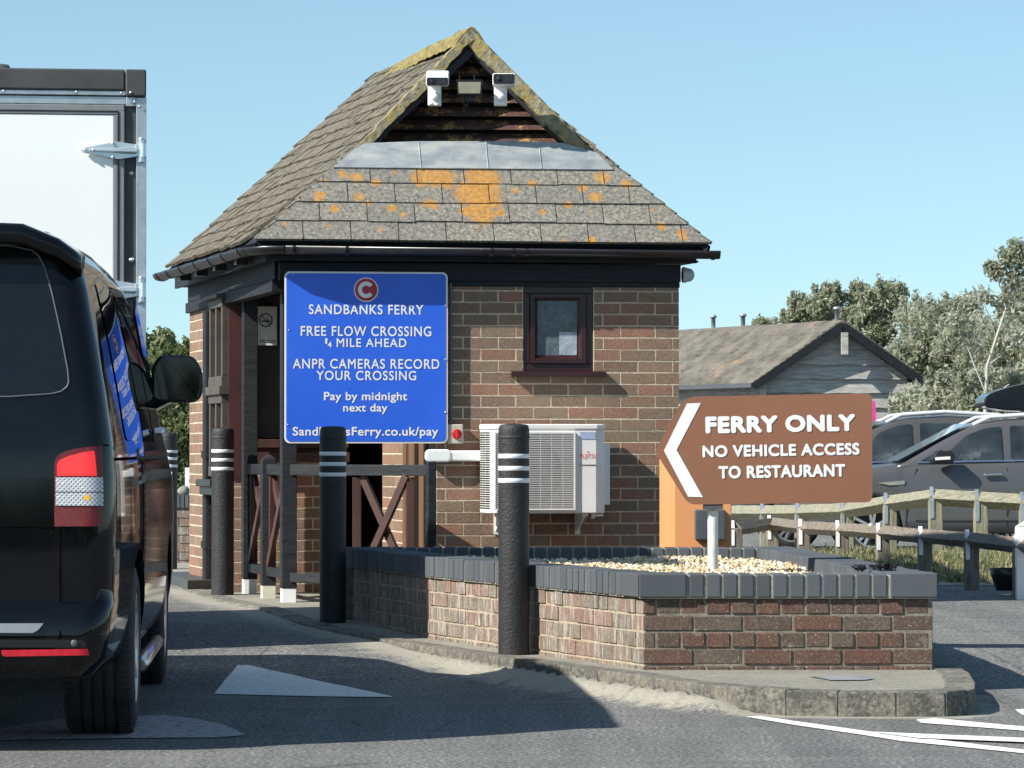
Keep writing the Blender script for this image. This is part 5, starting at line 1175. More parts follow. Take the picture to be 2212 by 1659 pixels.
# mirrors
for sx in (1, -1):
    mb = MB(); pts = rounded([(.895, 1.325), (1.095, 1.32), (1.128, 1.36), (1.125, 1.47), (1.085, 1.535), (.93, 1.54), (.895, 1.48)], .03, 4)
    fr_ = [VP(sx*x, 3.22, z) for x, z in pts]; cx_, cz_ = 1.01, 1.43
    md_ = [VP(sx*(cx_+(x-cx_)*1.0), 3.28, cz_+(z-cz_)*1.0) for x, z in pts]; bk = [VP(sx*(cx_+(x-cx_)*.7), 3.38, cz_+(z-cz_)*.7) for x, z in pts]; n = len(pts)
    mb.add(fr_+md_+bk, [tuple(range(n)), tuple(range(3*n-1, 2*n-1, -1))]+[(k, (k+1) % n, n+(k+1) % n, n+k) for k in range(n)]+[(n+k, n+(k+1) % n, 2*n+(k+1) % n, 2*n+k) for k in range(n)], 0, .5, True)
    mb.bar(VP(sx*.88, 3.32, 1.30), VP(sx*.98, 3.30, 1.35), .09, .05)
    mi = mb.build('wing_mirror', m_boxp, van, bevel=.004)
    mb = MB(); mb.add([VP(sx*(cx_+(x-cx_)*.88), 3.217, cz_+(z-cz_)*.88) for x, z in pts], [tuple(range(n))]); mb.build('mirror_glass', glassmat('mirror_glass', (.005, .006, .007), .03, .4), mi)
# wheels
def wheel(cen, axis, rad=.335, wd=.25, par=None, spokes=10):
    """axis points outward; cen is at the outer face"""
    axis = Vector(axis).normalized(); mb = MB(); g_ = .008; w_ = wd
    prof = [(rad*.62, -.02), (rad*.66, .0), (rad*.80, .006), (rad*.93, -.004), (rad*.985, -.02), (rad, -.035)]
    x = .035
    for i in range(4):
        xm = .035+(w_-.07)*(i+.75)/4.5; prof += [(rad, -(xm-.006)), (rad-g_, -(xm-.004)), (rad-g_, -(xm+.004)), (rad, -(xm+.006))]
    prof += [(rad, -(w_-.035)), (rad*.985, -(w_-.02)), (rad*.93, -w_), (rad*.6, -w_)]
    mb.lathe(prof, cen, axis, 64); 
    # shoulder sipes
    h = Vector((0, 0, 1)); sdv = axis.cross(h).normalized()
    for k in range(84):
        t = 2*math.pi*k/84; d = sdv*math.cos(t)+h*math.sin(t)
        for o0, o1 in ((-.012, -.055), (-(w_-.055), -(w_-.012))):
            mb.bar(cen+axis*o0+d*(rad-.0035*(1 if True else 0)), cen+axis*o1+d*(rad+.001), .006, .010, d, 0)
    ty = mb.build('tyre', m_tyre, par)
    mb = MB(); mb.lathe([(rad*.66, -.01), (rad*.64, .0), (rad*.6, -.012), (rad*.58, -.06), (rad*.58, -w_*.8)], cen, axis, 48)
    for k in range(spokes):
        t = 2*math.pi*k/spokes; d = sdv*math.cos(t)+h*math.sin(t); mb.bar(cen+d*rad*.12+axis*(-.02), cen+d*rad*.6+axis*(-.014), rad*.085, .02, axis)
    mb.lathe([(0, -.004), (rad*.14, -.006), (rad*.17, -.03)], cen, axis, 24)
    rim = mb.build('rim', m_alloy, par); mb = MB(); mb.lathe([(rad*.58, -.07), (0, -.07)], cen, axis, 32); mb.build('brake_disc', m_black, rim)
for wy in (.99, 3.99):
    for sx in (1, -1):
        c_ = VP(sx*.93, wy, .333); t_ = MB(); wh = bpy.data.objects.new('wheel', None); C.objects.link(wh); wh.parent = van; wh['_base'] = van['_base']; wheel(c_, vr_*sx, .333, .265, wh)
mb = MB(); mb.prism([VP(-.8, .3, .3), VP(.8, .3, .3), VP(.8, 4.7, .3), VP(-.8, 4.7, .3)], (0, 0, .06)); mb.tube([VP(-.55, .99, .33), VP(.55, .99, .33)], .05); mb.tube([VP(.3, .25, .30), VP(.3, .9, .30)], .035); mb.build('underbody', m_dark, van)
# ================================================================ LORRY
LF = Fr((-1.885, 18.3), R(7)); 
lo = thing('box_lorry', 'white box lorry with grey frame and zinc door hinges at the left', 'lorry', LF.p(-1, 1.5, 0))
_, ztop = LF.uz(316, 152); W_ = 2.05; zb = .78
def lx(x, y): return LF.uz(x, y)
u1 = lx(316, 400)[0]; ug = lx(294, 400)[0]; uk = lx(270, 400)[0]; ur = lx(256, 400)[0]; up_ = lx(245, 400)[0]
zr = lx(200, 196)[1]; zf1 = lx(200, 207)[1]; zf2 = lx(200, 226)[1]; zk = lx(200, 241)[1]; zp = lx(200, 250)[1]
mb = MB(); LF.box(mb, -W_, u1-.004, .03, 2.6, zb, ztop-.01); mb.build('box_body', m_lorryw, lo)
mb = MB(); LF.box(mb, -W_, u1-lx(316, 170)[0]*0+0-.0+ (lx(311, 170)[0]-u1), -.045, .03, zr, ztop-.008)
mb.v = []; mb.f = []; mb.m = []; mb.r = []; mb.smooth = []
uc = lx(271, 170)[0]; zc = lx(290, 210)[1]
LF.box(mb, -W_, uc-.003, -.04, .035, zr, ztop); LF.box(mb, uc, u1-.002, -.05, .06, zc, ztop+.0)
mb.build('top_rail', m_greytrim, lo, bevel=.008)
mb = MB(); LF.box(mb, -W_, uc, -.032, .03, zf1, zr-.002); LF.box(mb, -W_, uc+.0, -.022, .03, zf2, zf1-.004); LF.box(mb, uc+.002, ug-.002, -.028, .03, lx(280, 231)[1], zc-.002); LF.box(mb, ug, u1, -.03, .05, zb, zc-.004)
LF.box(mb, -W_, -W_+.1, -.03, .05, zb, zr)
fo_ = mb.build('door_frame', m_galv, lo, bevel=.003)
mb = MB(); LF.box(mb, uk, ug-.001, -.012, .03, zb, lx(280, 231)[1]-.002); mb.build('side_strip', m_greytrim, lo)
mb = MB(); LF.box(mb, -W_+.12, uk-.004, -.03, .03, zk, zf2-.003); LF.box(mb, ur, uk-.003, -.032, .03, zb, zk-.0)
LF.box(mb, -W_+.12, ur-.001, -.024, .03, zp+.004, zk-.001); LF.box(mb, up_, ur-.002, -.026, .03, zb, zp+.002)
mb.build('door_seal', m_rubber, lo, bevel=.004)
mb = MB(); LF.box(mb, -W_+.1, up_-.001, -.02, .03, zb, zp+.002); mb.build('door_panel', m_lorryw, lo, bevel=.002)
mb = MB(); LF.box(mb, ur-.005, ur+.0, -.036, -.03, zb, zk); mb.build('seal_lip', m_black, fo_)
for (yt, yb) in ((299, 352), (598, 654)):
    zt = lx(300, yt)[1]; zb_ = lx(300, yb)[1]; zc_ = (zt+zb_)/2-.003; k = (zt-zb_)
    uA = lx(180, 325)[0]; uB = lx(252, 325)[0]; uC = lx(296, 325)[0]; uD = lx(314, 325)[0]
    mb = MB(); v0 = -.045
    pl_ = [(uA, zc_+.012), (uA-.012, zc_), (uA, zc_-.014), (uB, zc_-k*.36), (uB+.02, zc_-k*.36), (uC, zc_-k*.26), (uC, zc_+k*.24), (uB+.02, zc_+k*.34), (uB, zc_+k*.36)]
    mb.prism([LF.p(u, v0, z) for u, z in pl_], LF.d*.012); mb.hexa([LF.p(uA+.03, v0-.001, zc_-.008), LF.p(uC, v0-.001, zc_-.022), LF.p(uC, v0-.001, zc_+.022), LF.p(uA+.03, v0-.001, zc_+.008)], [LF.p(uA+.03, v0-.01, zc_-.005), LF.p(uC, v0-.022, zc_-.010), LF.p(uC, v0-.022, zc_+.010), LF.p(uA+.03, v0-.01, zc_+.005)])
    LF.box(mb, uC-.01, uD-.012, v0-.01, v0+.02, zc_-k*.25, zc_+k*.25); um = (uC+uD)/2
    mb.tube([LF.p(um+.01, v0-.012, zc_-k*.27), LF.p(um+.01, v0-.012, zc_+k*.27)], .016, 14); mb.tube([LF.p(um+.0, v0-.012, zc_-k*.45), LF.p(um+.0, v0-.012, zc_+k*.46)], .011, 12); mb.lathe([(.0, .012), (.014, .010), (.016, 0)], LF.p(um, v0-.012, zc_+k*.44), (0, 0, 1), 14)
    LF.box(mb, um-.016, um+.016, v0+.0, v0+.014, zc_-k*.5, zc_+k*.5)
    for (u, z) in ((uA+.008, zc_), (uA+.05, zc_), (uB-.02, zc_+k*.28), (uB-.02, zc_-k*.28), (uB-.03, zc_)): mb.lathe([(0, .012), (.006, .010), (.010, .0)], LF.p(u, v0-.004, z), -LF.d, 12)
    mb.build('hinge', m_zinc, lo, bevel=.003)
mb = MB()
for x, y in ((283, 375), (285, 649-88), (282, 562)): 
    u, z = lx(x, y); mb.lathe([(0, .011), (.008, .009), (.012, 0)], LF.p(u, -.012, z), -LF.d, 14)
for x, y in ((282, 202), (165, 201), (262, 203), (291, 222), (301, 232), (8, 199)): u, z = lx(x, y); mb.lathe([(0, .008), (.005, .006), (.008, 0)], LF.p(u, -.05, z), -LF.d, 12)
mb.build('bolt', m_galv, lo)
mb = MB(); u, z = lx(2, 150); mb.lathe([(.06, -.02), (.06, .02), (.045, .045), (.0, .052)], LF.p(u-.01, .25, ztop), (0, 0, 1), 24); mb.build('roof_vent', m_greytrim, lo)
mb = MB(); LF.box(mb, -W_+.1, -.1, .0, 2.8, .5, .76); LF.box(mb, -W_+.15, -.15, -.02, .04, .35, .5); mb.build('chassis', m_black, lo)
mb = MB(); LF.box(mb, -W_+.0, -.04, -.01, .05, .52, .76); mb.build('rear_bar', m_galv, lo)
for v in (.8, 2.1):
    for u, s_ in ((-.12, 1), (-W_+.12, -1)):
        wh = bpy.data.objects.new('wheel', None); C.objects.link(wh); wh.parent = lo; wh['_base'] = lo['_base']; wheel(LF.p(u, v, .43)-Vector((0,0,.05)), LF.a*s_, .37, .22, wh, 5)
# ================================================================ PARKED CARS
def car(name, lab, org, paint, L_=4.52, H_=1.66, zg_=-.12, rim=m_alloy, hd=0.0, grp=None, rails=True):
    """faces -x (to the left); org = (x of front bumper, y of near side)"""
    t = thing(name, lab, 'car', (org[0]+L_/2, org[1]+.9, zg_), grp)
    W2 = .92; yc = org[1]+W2; X0 = org[0]
    ch_, sh_ = math.cos(hd), math.sin(hd)
    def Q(x, y, z): # y from centre line towards near side (negative is near)
        return Vector((X0+x*ch_-(y)*sh_*1.0, yc+x*sh_+y*ch_, zg_+z))
    top = [(0, .70), (.05, .80), (.25, .90), (.6, .99), (1.0, 1.05), (1.28, 1.08), (1.6, 1.10), (2.5, 1.12), (3.5, 1.15), (4.2, 1.18), (4.42, 1.1), (L_, .9)]
    wx = (.92, 3.60); wr = .37
    def zb_(x):
        for c_ in wx:
            if abs(x-c_) < wr: return .33+math.sqrt(wr*wr-(x-c_)**2)
        return .26 if .2 < x < L_-.2 else .32
    xs_ = sorted(set([0, .02, .06, .12, .2, .3, .42, .52]+[.55+.0463*i for i in range(17)]+[1.31, 1.5, 1.8, 2.2, 2.6, 3.0, 3.2]+[3.23+.0463*i for i in range(17)]+[4.0, 4.15, 4.3, 4.4, 4.47, L_]))
    mb = MB(); rows = []
    for x in xs_:
        zt_ = interp(top, x); z0 = zb_(x); e = max(0, 1-min(x, L_-x)/.35); hw = W2*(1-.22*e*e); h = zt_-z0
        prof = [(0, z0), (hw*.9, z0), (hw*.985, z0+h*.06), (hw, z0+h*.2), (hw*.985, z0+h*.42), (hw*1.0, z0+h*.62), (hw*.985, z0+h*.78), (hw*.95, z0+h*.93), (hw*.9, zt_), (hw*.6, zt_+.02), (0, zt_+.03)]
        rows.append([Q(x, -a, z) for a, z in prof]+[Q(x, a, z) for a, z in prof[::-1][1:-1]])
    k_ = len(rows[0]); mb.add([v for r_ in rows for v in r_], [(i*k_+j, i*k_+(j+1) % k_, (i+1)*k_+(j+1) % k_, (i+1)*k_+j) for i in range(len(rows)-1) for j in range(k_)]+[tuple(range(k_)), tuple((len(rows)-1)*k_+j for j in range(k_))], 0, .5, True)
    mb.build('body', paint, t)
    # greenhouse
    gt = [(1.22, 1.06), (1.45, 1.19), (1.75, 1.36), (2.0, 1.49), (2.2, 1.575), (2.45, 1.62), (2.9, 1.645), (3.4, 1.63), (3.9, 1.57), (4.15, 1.48), (4.35, 1.18)]
    mb = MB(); rows = []
    gx = [1.22+.1*i for i in range(32)]
    def gw(z): return W2*.93-(z-1.08)*.30
    for x in gx:
        zt_ = interp(gt, x); zt_ = zt_*H_/1.66 if zt_ > 1.3 else zt_; w1 = gw(1.08); w2 = gw(zt_-.05)
        rows.append([Q(x, -w1, 1.04), Q(x, -w2, max(1.06, zt_-.05)), Q(x, -w2+.05, max(1.07, zt_-.012)), Q(x, -w2*.6, zt_+.004), Q(x, 0, zt_+.01), Q(x, w2*.6, zt_+.004), Q(x, w2-.05, max(1.07, zt_-.012)), Q(x, w2, max(1.06, zt_-.05)), Q(x, w1, 1.04)])
    k_ = 9; mb.add([v for r_ in rows for v in r_], [(i*k_+j, i*k_+j+1, (i+1)*k_+j+1, (i+1)*k_+j) for i in range(len(rows)-1) for j in range(k_-1)]+[tuple(range(k_)), tuple((len(rows)-1)*k_+j for j in range(k_))], 0, .5, True)
    gh = mb.build('roof', paint, t)
    def sidep(nm, poly, mat_, off=.006, par=None, th=.003):
        mb = MB()
        if sum(poly[i-1][0]*poly[i][1]-poly[i][0]*poly[i-1][1] for i in range(len(poly))) < 0: poly = poly[::-1]
        mb.prism([Q(x, -gw(z)-off if z > 1.09 else -gw(1.09)-off, z) for x, z in poly], Vector((0, th, 0))); return mb.build(nm, mat_, par or t)
    s_ = H_/1.66
    sidep('side_window', rounded([(1.72, 1.13), (2.48, 1.13), (2.48, 1.54*s_), (2.28, 1.52*s_), (2.05, 1.43*s_)], .03, 2), m_carglass)
    sidep('side_window', rounded([(2.58, 1.14), (3.35, 1.16), (3.38, 1.54*s_), (2.58, 1.55*s_)], .03, 2), m_carglass)
    sidep('side_window', rounded([(3.45, 1.18), (3.9, 1.25), (3.82, 1.48*s_), (3.47, 1.53*s_)], .03, 2), m_carglass)
    sidep('quarter_window', [(1.5, 1.13), (1.66, 1.13), (1.76, 1.27)], m_carglass)
    sidep('window_trim', [(1.45, 1.105), (3.9, 1.15), (3.9, 1.165), (1.45, 1.12)], m_chrome, .010)
    # windscreen
    mb = MB(); mb.add([Q(1.27, -.72, 1.10), Q(1.27, .72, 1.10), Q(2.12, .60, 1.545*s_+.005), Q(2.12, -.60, 1.545*s_+.005)], [(0, 1, 2, 3)]); 
    o_ = mb.build('windscreen', m_screen, t)
    for v in o_.data.vertices: v.co += Vector((-.035, 0, .03))
    for sx in (-1, 1):
        if rails:
            mb = MB(); mb.tube([Q(2.15, sx*.63, 1.56*s_), Q(2.35, sx*.645, 1.625*s_+.03), Q(2.9, sx*.65, 1.655*s_+.035), Q(3.6, sx*.64, 1.62*s_+.03), Q(3.95, sx*.62, 1.56*s_)], .028, 8); mb.build('roof_rail', m_rail, t)
        mb = MB(); pr = rounded([(1.62, 1.10), (1.86, 1.10), (1.88, 1.18), (1.84, 1.25), (1.66, 1.25), (1.6, 1.16)], .03, 3); mb.prism([Q(x, sx*(W2+.02), z) for x, z in pr], Q(0, sx*.17, 0)-Q(0, 0, 0), 0); mi = mb.build('wing_mirror', m_black if paint is not m_suv2 else paint, t, bevel=.02)
        if sx == -1: mb = MB(); mb.bar(Q(1.64, -(W2+.20), 1.155), Q(1.82, -(W2+.20), 1.165), .01, .035); mb.build('indicator', m_plastic, mi)
    for x0 in (2.24, 3.15):
        mb = MB(); mb.bar(Q(x0, -W2-.02, .965), Q(x0+.21, -W2-.02, .975), .04, .03); mb.build('door_handle', m_chrome if x0 < 3 else m_black, t, bevel=.01)
    for xs0 in ((1.33, 1.45), (2.53, 2.53), (3.42, 3.5)):
        mb = MB(); mb.tube([Q(xs0[0]-.02, -W2-.001, .36), Q(xs0[0], -W2-.002, .7), Q(xs0[1], -W2*.955, 1.04)], .006, 6); mb.build('shut_line', m_dark, t)
    mb = MB(); mb.prism([Q(.98, -W2-.004, .87), Q(1.3, -W2-.006, .895), Q(1.3, -W2-.006, .85), Q(1.12, -W2-.004, .84)], Vector((0, .004, 0))); mb.build('wing_vent', m_chrome, t)
    mb = MB(); mb.bar(Q(1.42, -W2-.004, .44), Q(3.15, -W2-.004, .44), .02, .05); mb.build('sill_trim', m_suv2 if paint is m_suv else m_black, t, bevel=.008)
    mb = MB(); mb.prism([Q(.05, -.60, .62), Q(.42, -.925, .68), Q(.50, -.93, .80), Q(.08, -.66, .74)], Q(0, .05, .0)-Q(0, 0, 0)); mb.build('headlight', m_lampc, t)
    for x in wx:
        for sx in (-1, 1):
            wh = bpy.data.objects.new('wheel', None); C.objects.link(wh); wh.parent = t; wh['_base'] = t['_base']
            c_ = Q(x, sx*(W2-.015), .34); ax_ = (Q(0, sx, 0)-Q(0, 0, 0))
            mb = MB(); mb.lathe([(.22, 0), (.26, .004), (.32, 0), (.342, -.03), (.342, -.2), (.3, -.22), (.2, -.22)], c_, ax_, 44); mb.build('tyre', m_tyre, wh)
            mb = MB(); mb.lathe([(.245, .002), (.235, .008), (.222, -.006), (.215, -.09)], c_, ax_, 40); h = Vector((0, 0, 1)); sdv = ax_.cross(h).normalized()
            for k in range(10):
                a = 2*math.pi*(k//2)/5+(.17 if k % 2 else -.17)+.3; d = sdv*math.cos(a)+h*math.sin(a); mb.bar(c_+d*.045-ax_*.02, c_+d*.225-ax_*.006, .032, .02, ax_)
            mb.lathe([(0, 0), (.05, -.004), (.06, -.03)], c_, ax_, 20); rm = mb.build('rim', rim, wh)
            mb = MB(); mb.lathe([(.22, -.07), (0, -.07)], c_, ax_, 24); mb.build('brake_disc', m_dark, rm)
            mb = MB(); mb.lathe([(0, -.24), (.36, -.24), (.36, -.02), (.355, -.02), (.355, -.235), (0, -.235)], c_, ax_, 32); mb.build('wheel_well', m_dark, t)
    return t, Q
YC1 = 42.3; x1 = (1885-1106)/F*YC1-.92
c1, Q1 = car('parked_car', 'dark grey estate car with a black roof box behind the fences', (x1, YC1), m_suv, zg_=-.125)
YC2 = 45.6; x2 = (1712-1106)/F*YC2-.92
c2, Q2 = car('parked_car', 'darker grey car mostly hidden behind the brown sign and other car', (x2, YC2), m_suv2, zg_=-.14, rim=m_alloy, H_=1.74)
# roof box
rb = thing('roof_box', 'glossy black roof box on top of the dark grey car', 'roof box', Q1(2.9, 0, 1.70))
prof = [(0, .04), (0.0, .15), (.08, .21), (.3, .28), (.6, .345), (1.0, .37), (1.6, .36), (1.9, .27), (1.95, .12), (1.85, .02), (1.5, -.01), (.6, -.01), (.25, .0)]
mb = MB(); xb = 2.02+.28
mb.prism([Q1(xb+x, -.55, 1.735+z) for x, z in rounded(prof, .05, 2)], Q1(0, .85, 0)-Q1(0, 0, 0)); mb.build('shell', m_boxp, rb, bevel=.05, bseg=4)
for x in (.62, 1.45):
    mb = MB(); mb.bar(Q1(xb+x, -.64, 1.70), Q1(xb+x, .64, 1.70), .06, .03); mb.bar(Q1(xb+x, -.62, 1.62), Q1(xb+x, -.62, 1.73), .08, .06, (0, 1, 0)); mb.build('crossbar', m_black, rb)
# ================================================================ KNEE RAIL FENCES
def r6d(zx, zy): return r6(zx, zy)
def fence(nm, lab, tops, H_, mt, mp, strap, pw, rw, mstrap):
    base = tops[0]; t = thing(nm, lab, 'fence', (base.x, base.y, base.z-H_))
    for i, p in enumerate(tops):
        mb = MB(); w_ = pw/2; j = random.uniform(-.008, .008)
        mb.hexa([(p.x-w_, p.y-w_, p.z-H_-.25), (p.x+w_, p.y-w_, p.z-H_-.25), (p.x+w_, p.y+w_, p.z-H_-.25), (p.x-w_, p.y+w_, p.z-H_-.25)], [(p.x-w_+j, p.y-w_, p.z-rw*.45), (p.x+w_+j, p.y-w_, p.z-rw*.45), (p.x+w_+j, p.y+w_, p.z-rw*.45), (p.x-w_+j, p.y+w_, p.z-rw*.45)]); po = mb.build('post', mp, t, bevel=.008)
        # metal strap wrapped over the rail
        mb = MB(); s = strap; q = p; rr_ = rw*.6
        pts = [(-w_-.006, -rw*1.9 if i % 1 == 0 else 0), (-w_-.006, -rw*.75), (0, .012), (w_+.006, -rw*.75), (w_+.006, -rw*1.9)]
        a_ = [Vector((q.x-w_*.95+.0, q.y+y*1.0, q.z+z)) for y, z in pts]
        for k in range(4): mb.hexa([a_[k], a_[k]+Vector((s, 0, 0)), a_[k+1]+Vector((s, 0, 0)), a_[k+1]], [v+Vector((0, 0, .006)) for v in (a_[k], a_[k]+Vector((s, 0, 0)), a_[k+1]+Vector((s, 0, 0)), a_[k+1])])
        mb.hexa([(q.x-w_*.95, q.y-w_-.008, q.z-rw*1.9), (q.x-w_*.95+s, q.y-w_-.008, q.z-rw*1.9), (q.x-w_*.95+s, q.y-w_, q.z-rw*1.9), (q.x-w_*.95, q.y-w_, q.z-rw*1.9)], [(q.x-w_*.95, q.y-w_-.008, q.z-rw*.7), (q.x-w_*.95+s, q.y-w_-.008, q.z-rw*.7), (q.x-w_*.95+s, q.y-w_, q.z-rw*.7), (q.x-w_*.95, q.y-w_, q.z-rw*.7)])
        mb.build('strap', mstrap, po)
    for a, b in zip(tops, tops[1:]):
        mb = MB(); d = (b-a); nn = Vector((0, 0, 1)); sd_ = Vector((0, 1, 0)); N = 6; rr_ = rw*.6; rows = []
        for k in range(N+1):
            p = a+d*(k/N)+Vector((0, random.uniform(-.003, .003), random.uniform(-.0025, .0025))); dn = d.normalized(); s_ = Vector((-dn.y, dn.x, 0)).normalized()
            rows.append([p, p-s_*rr_+Vector((0, 0, -rr_)), p+Vector((0, 0, -2*rr_*.92)), p+s_*rr_+Vector((0, 0, -rr_))])
        mb.add([v for r_ in rows for v in r_], [(i*4+j, i*4+(j+1) % 4, (i+1)*4+(j+1) % 4, (i+1)*4+j) for i in range(N) for j in range(4)]+[(0, 1, 2, 3), (N*4, N*4+1, N*4+2, N*4+3)]); mb.build('rail', mt, t, bevel=.006)
    return t
near = []
for zx, zy in ((2440, 355), (2195, 330), (1910, 300), (1640, 280), (1395, 260), (1160, 245), (945, 236), (765, 214)):
    x, y = r6(zx, zy); Y = (.98-.406)*F/(y-980); near.append(P(x, y, Y))
x, y = r6(555, 245); near.append(P(x, y, 31.0))
fence('knee_rail_fence', 'nearer dark timber knee rail fence with white metal straps', near, .406, m_raild, m_raildp, .03, .104, .105, m_white)
far = []
for zx, zy, Y in ((2440, 95, 29.0), (2225, 80, 29.2), (1965, 65, 29.4), (1705, 50, 29.6), (1440, 85, 30.2), (1190, 130, 31.2), (930, 140, 32.2), (725, 145, 33.2), (500, 145, 34.2)):
    x, y = r6(zx, zy); far.append(P(x, y, Y))
fence('knee_rail_fence', 'farther greenish timber knee rail fence on the grass bank before cars', far, .53, m_railg, m_railgp, .03, .112, .13, m_galv)
# white marker post and black bucket at the right edge
a = gp(2208, 1284); mb = MB(); mb.box(a.x-.035, a.x+.08, a.y, a.y+.1, a.z-.05, a.z+.46); mb.prism([(a.x-.035, a.y, a.z+.46), (a.x+.08, a.y, a.z+.46), (a.x+.03, a.y, a.z+.50)], (0, .1, 0)); tag(mb.build('marker_post', m_white, base=a, bevel=.006), 'white painted short post at the far right edge of the frame', 'post')
a = gp(2186, 1277); a.y += .15; mb = MB(); mb.lathe([(0, 0), (.09, 0), (.125, .10), (.14, .155), (.133, .155), (.1, .03), (0, .02)], a, seg=28); tag(mb.build('plant_tub', m_black, base=a), 'small empty black tub on the road beside the white post', 'tub')
def leaves(mb, cen, rad, n, size, shell=.55, col=(0, 1), aniso=1.0):
    """n leaf faces through an ellipsoid clump, denser outside"""
    cen = np.array(cen); rad = np.array(rad); d = rng.normal(size=(n, 3)); d /= np.linalg.norm(d, axis=1)[:, None]
    r_ = (shell+(1-shell)*rng.random(n))**.7*(1+.12*rng.normal(size=n)); c = cen+d*r_[:, None]*rad
    a = rng.normal(size=(n, 3)); a /= np.linalg.norm(a, axis=1)[:, None]; b = np.cross(a, rng.normal(size=(n, 3))); b /= np.linalg.norm(b, axis=1)[:, None]
    s = size*(.6+.9*rng.random(n))[:, None]; a = a*s*aniso; b = b*s*.45
    q = np.stack([c-a, c-b*.9+a*.1, c+a, c+b*.9+a*.1], 1).reshape(-1, 3)
    k = len(mb.v); mb.v += [tuple(v) for v in q.tolist()]
    mb.f += [[k+4*i, k+4*i+1, k+4*i+2, k+4*i+3] for i in range(n)]; mb.m += [0]*n; mb.smooth += [False]*n
    base = col[0]+(col[1]-col[0])*rng.random(); mb.r += np.clip(base+rng.normal(size=n)*.2, 0, 1).tolist()
# ================================================================ GRASS BANK
def bank_h(X, Y): return gbase(X, Y)+.10*sm(26.9, 28.8, Y)*(1-sm(33, 37, Y))
mb = MB(); BX = lin(2.3, 14, 30); BY = lin(26.9, 38, 26)
mb.v = [(x+max(0, (30-y))*.0, y, bank_h(x, y)+.004) for y in BY for x in BX]; nb = len(BX)
for j in range(len(BY)-1):
    for i in range(nb-1): mb.f.append([j*nb+i, j*nb+i+1, (j+1)*nb+i+1, (j+1)*nb+i]); mb.m.append(0); mb.r.append(.5); mb.smooth.append(True)
struct(mb.build('bank', m_sand, recalc=False))
def tufts(mb, n, fx, fy, fz, h0, h1, w_):
    for _ in range(n):
        x, y = fx(), fy(); z = fz(x, y); h = rng.uniform(h0, h1); a = rng.uniform(0, 6.28); l_ = rng.uniform(.1, .7)*h; dx, dy = math.cos(a), math.sin(a); w2 = w_*rng.uniform(.6, 1.4); px, py = -dy*w2, dx*w2
        mb.add([(x-px, y-py, z), (x+px, y+py, z), (x+dx*l_*.4+px*.7, y+dy*l_*.4+py*.7, z+h*.6), (x+dx*l_*.4-px*.7, y+dy*l_*.4-py*.7, z+h*.6), (x+dx*l_, y+dy*l_, z+h*.95)], [(0, 1, 2, 3), (3, 2, 4)], 0, float(rng.random()))
mb = MB()
cl = [(rng.uniform(2.6, 5.8), 27.2+rng.random()**1.2*3.6, rng.uniform(.05, .2)) for _ in range(230)]
for cx_, cy_, cr_ in cl: tufts(mb, int(40+cr_*320), lambda: cx_+rng.normal()*cr_, lambda: cy_+rng.normal()*cr_, lambda x, y: bank_h(x, y)-.01, .02, .06+cr_*.55, .006)
tufts(mb, 3500, lambda: rng.uniform(2.5, 10), lambda: rng.uniform(30, 36), lambda x, y: bank_h(x, y)-.01, .02, .07, .01)
for _ in range(150):
    x_, y_ = rng.uniform(2.6, 5.6), 27.2+rng.random()*2.6; leaves(mb, (x_, y_, bank_h(x_, y_)+.03), (.10, .10, .05), 70, .018, .0, (0, .6))
tag(mb.build('grass', m_grass, recalc=False), 'dry tufted grass growing on the bank under the far fence', 'grass', kind='stuff')
# ================================================================ TIMBER SHED
gd = R(28); SO = P(1821, 692, 64); hr = SO.z; ga = Vector((math.cos(R(9)), math.sin(R(9)), 0)); gl_ = Vector((-math.sin(gd), math.cos(gd), 0))
shed = thing('timber_shed', 'weathered timber boarded shed with tiled pitched roof beyond the kiosk', 'shed', (SO.x, SO.y, -.15))
ez = P(1641, 823, 63).z; hb = 1.60; ov = .25
def SP(a, b, z): return Vector((SO.x, SO.y, 0))+ga*a+gl_*b+Vector((0, 0, z))
kk = (hr-ez)/hb
def roofside(sg):
    mb = MB(); n = 14; tk = .05
    for i in range(n):
        a0 = hb*(i/n); a1 = hb*((i+1)/n); z0 = hr-kk*a0; z1 = hr-kk*a1
        N = 26
        for j in range(N):
            b0 = 12.0*j/N+.004; b1 = 12.0*(j+1)/N-.004; r_ = random.uniform(0, .012)
            mb.hexa([SP(sg*a0, b0, z0-.05), SP(sg*(a1+.03), b0, z1-.05), SP(sg*(a1+.03), b1, z1-.05), SP(sg*a0, b1, z0-.05)], [SP(sg*a0, b0, z0-.0+r_), SP(sg*(a1+.03), b0, z1+.022+r_), SP(sg*(a1+.03), b1, z1+.022+r_), SP(sg*a0, b1, z0+r_)], 0, random.random())
    return mb.build('roof', m_tilegrey, shed)
roofside(-1); roofside(1)
mb = MB(); zt_ = ez+.12; wb_ = hb-ov; z = -.2; 
while z < hr-.1:
    h = random.uniform(.23, .31); a = min(wb_, (hr-.12-z)/kk) if z > zt_ else wb_; a2 = min(wb_, max(0.02, (hr-.12-(z+h))/kk)) if z+h > zt_ else wb_
    n = 14; d0 = ov+random.uniform(0, .015); lo_ = []; hi_ = []
    low = [SP(-a+2*a*i/n, d0-.05, z+random.uniform(-.012, .012)) for i in range(n+1)]; up = [SP(-a2+2*a2*i/n, d0+.03, z+h+.05) for i in range(n+1)]
    mb.add(low+up+[v+gl_*.05 for v in low], [(i, i+1, n+2+i, n+1+i) for i in range(n)]+[(i, i+1, 2*n+3+i, 2*n+2+i) for i in range(n)], 0, random.random()); z += h
z = -.2
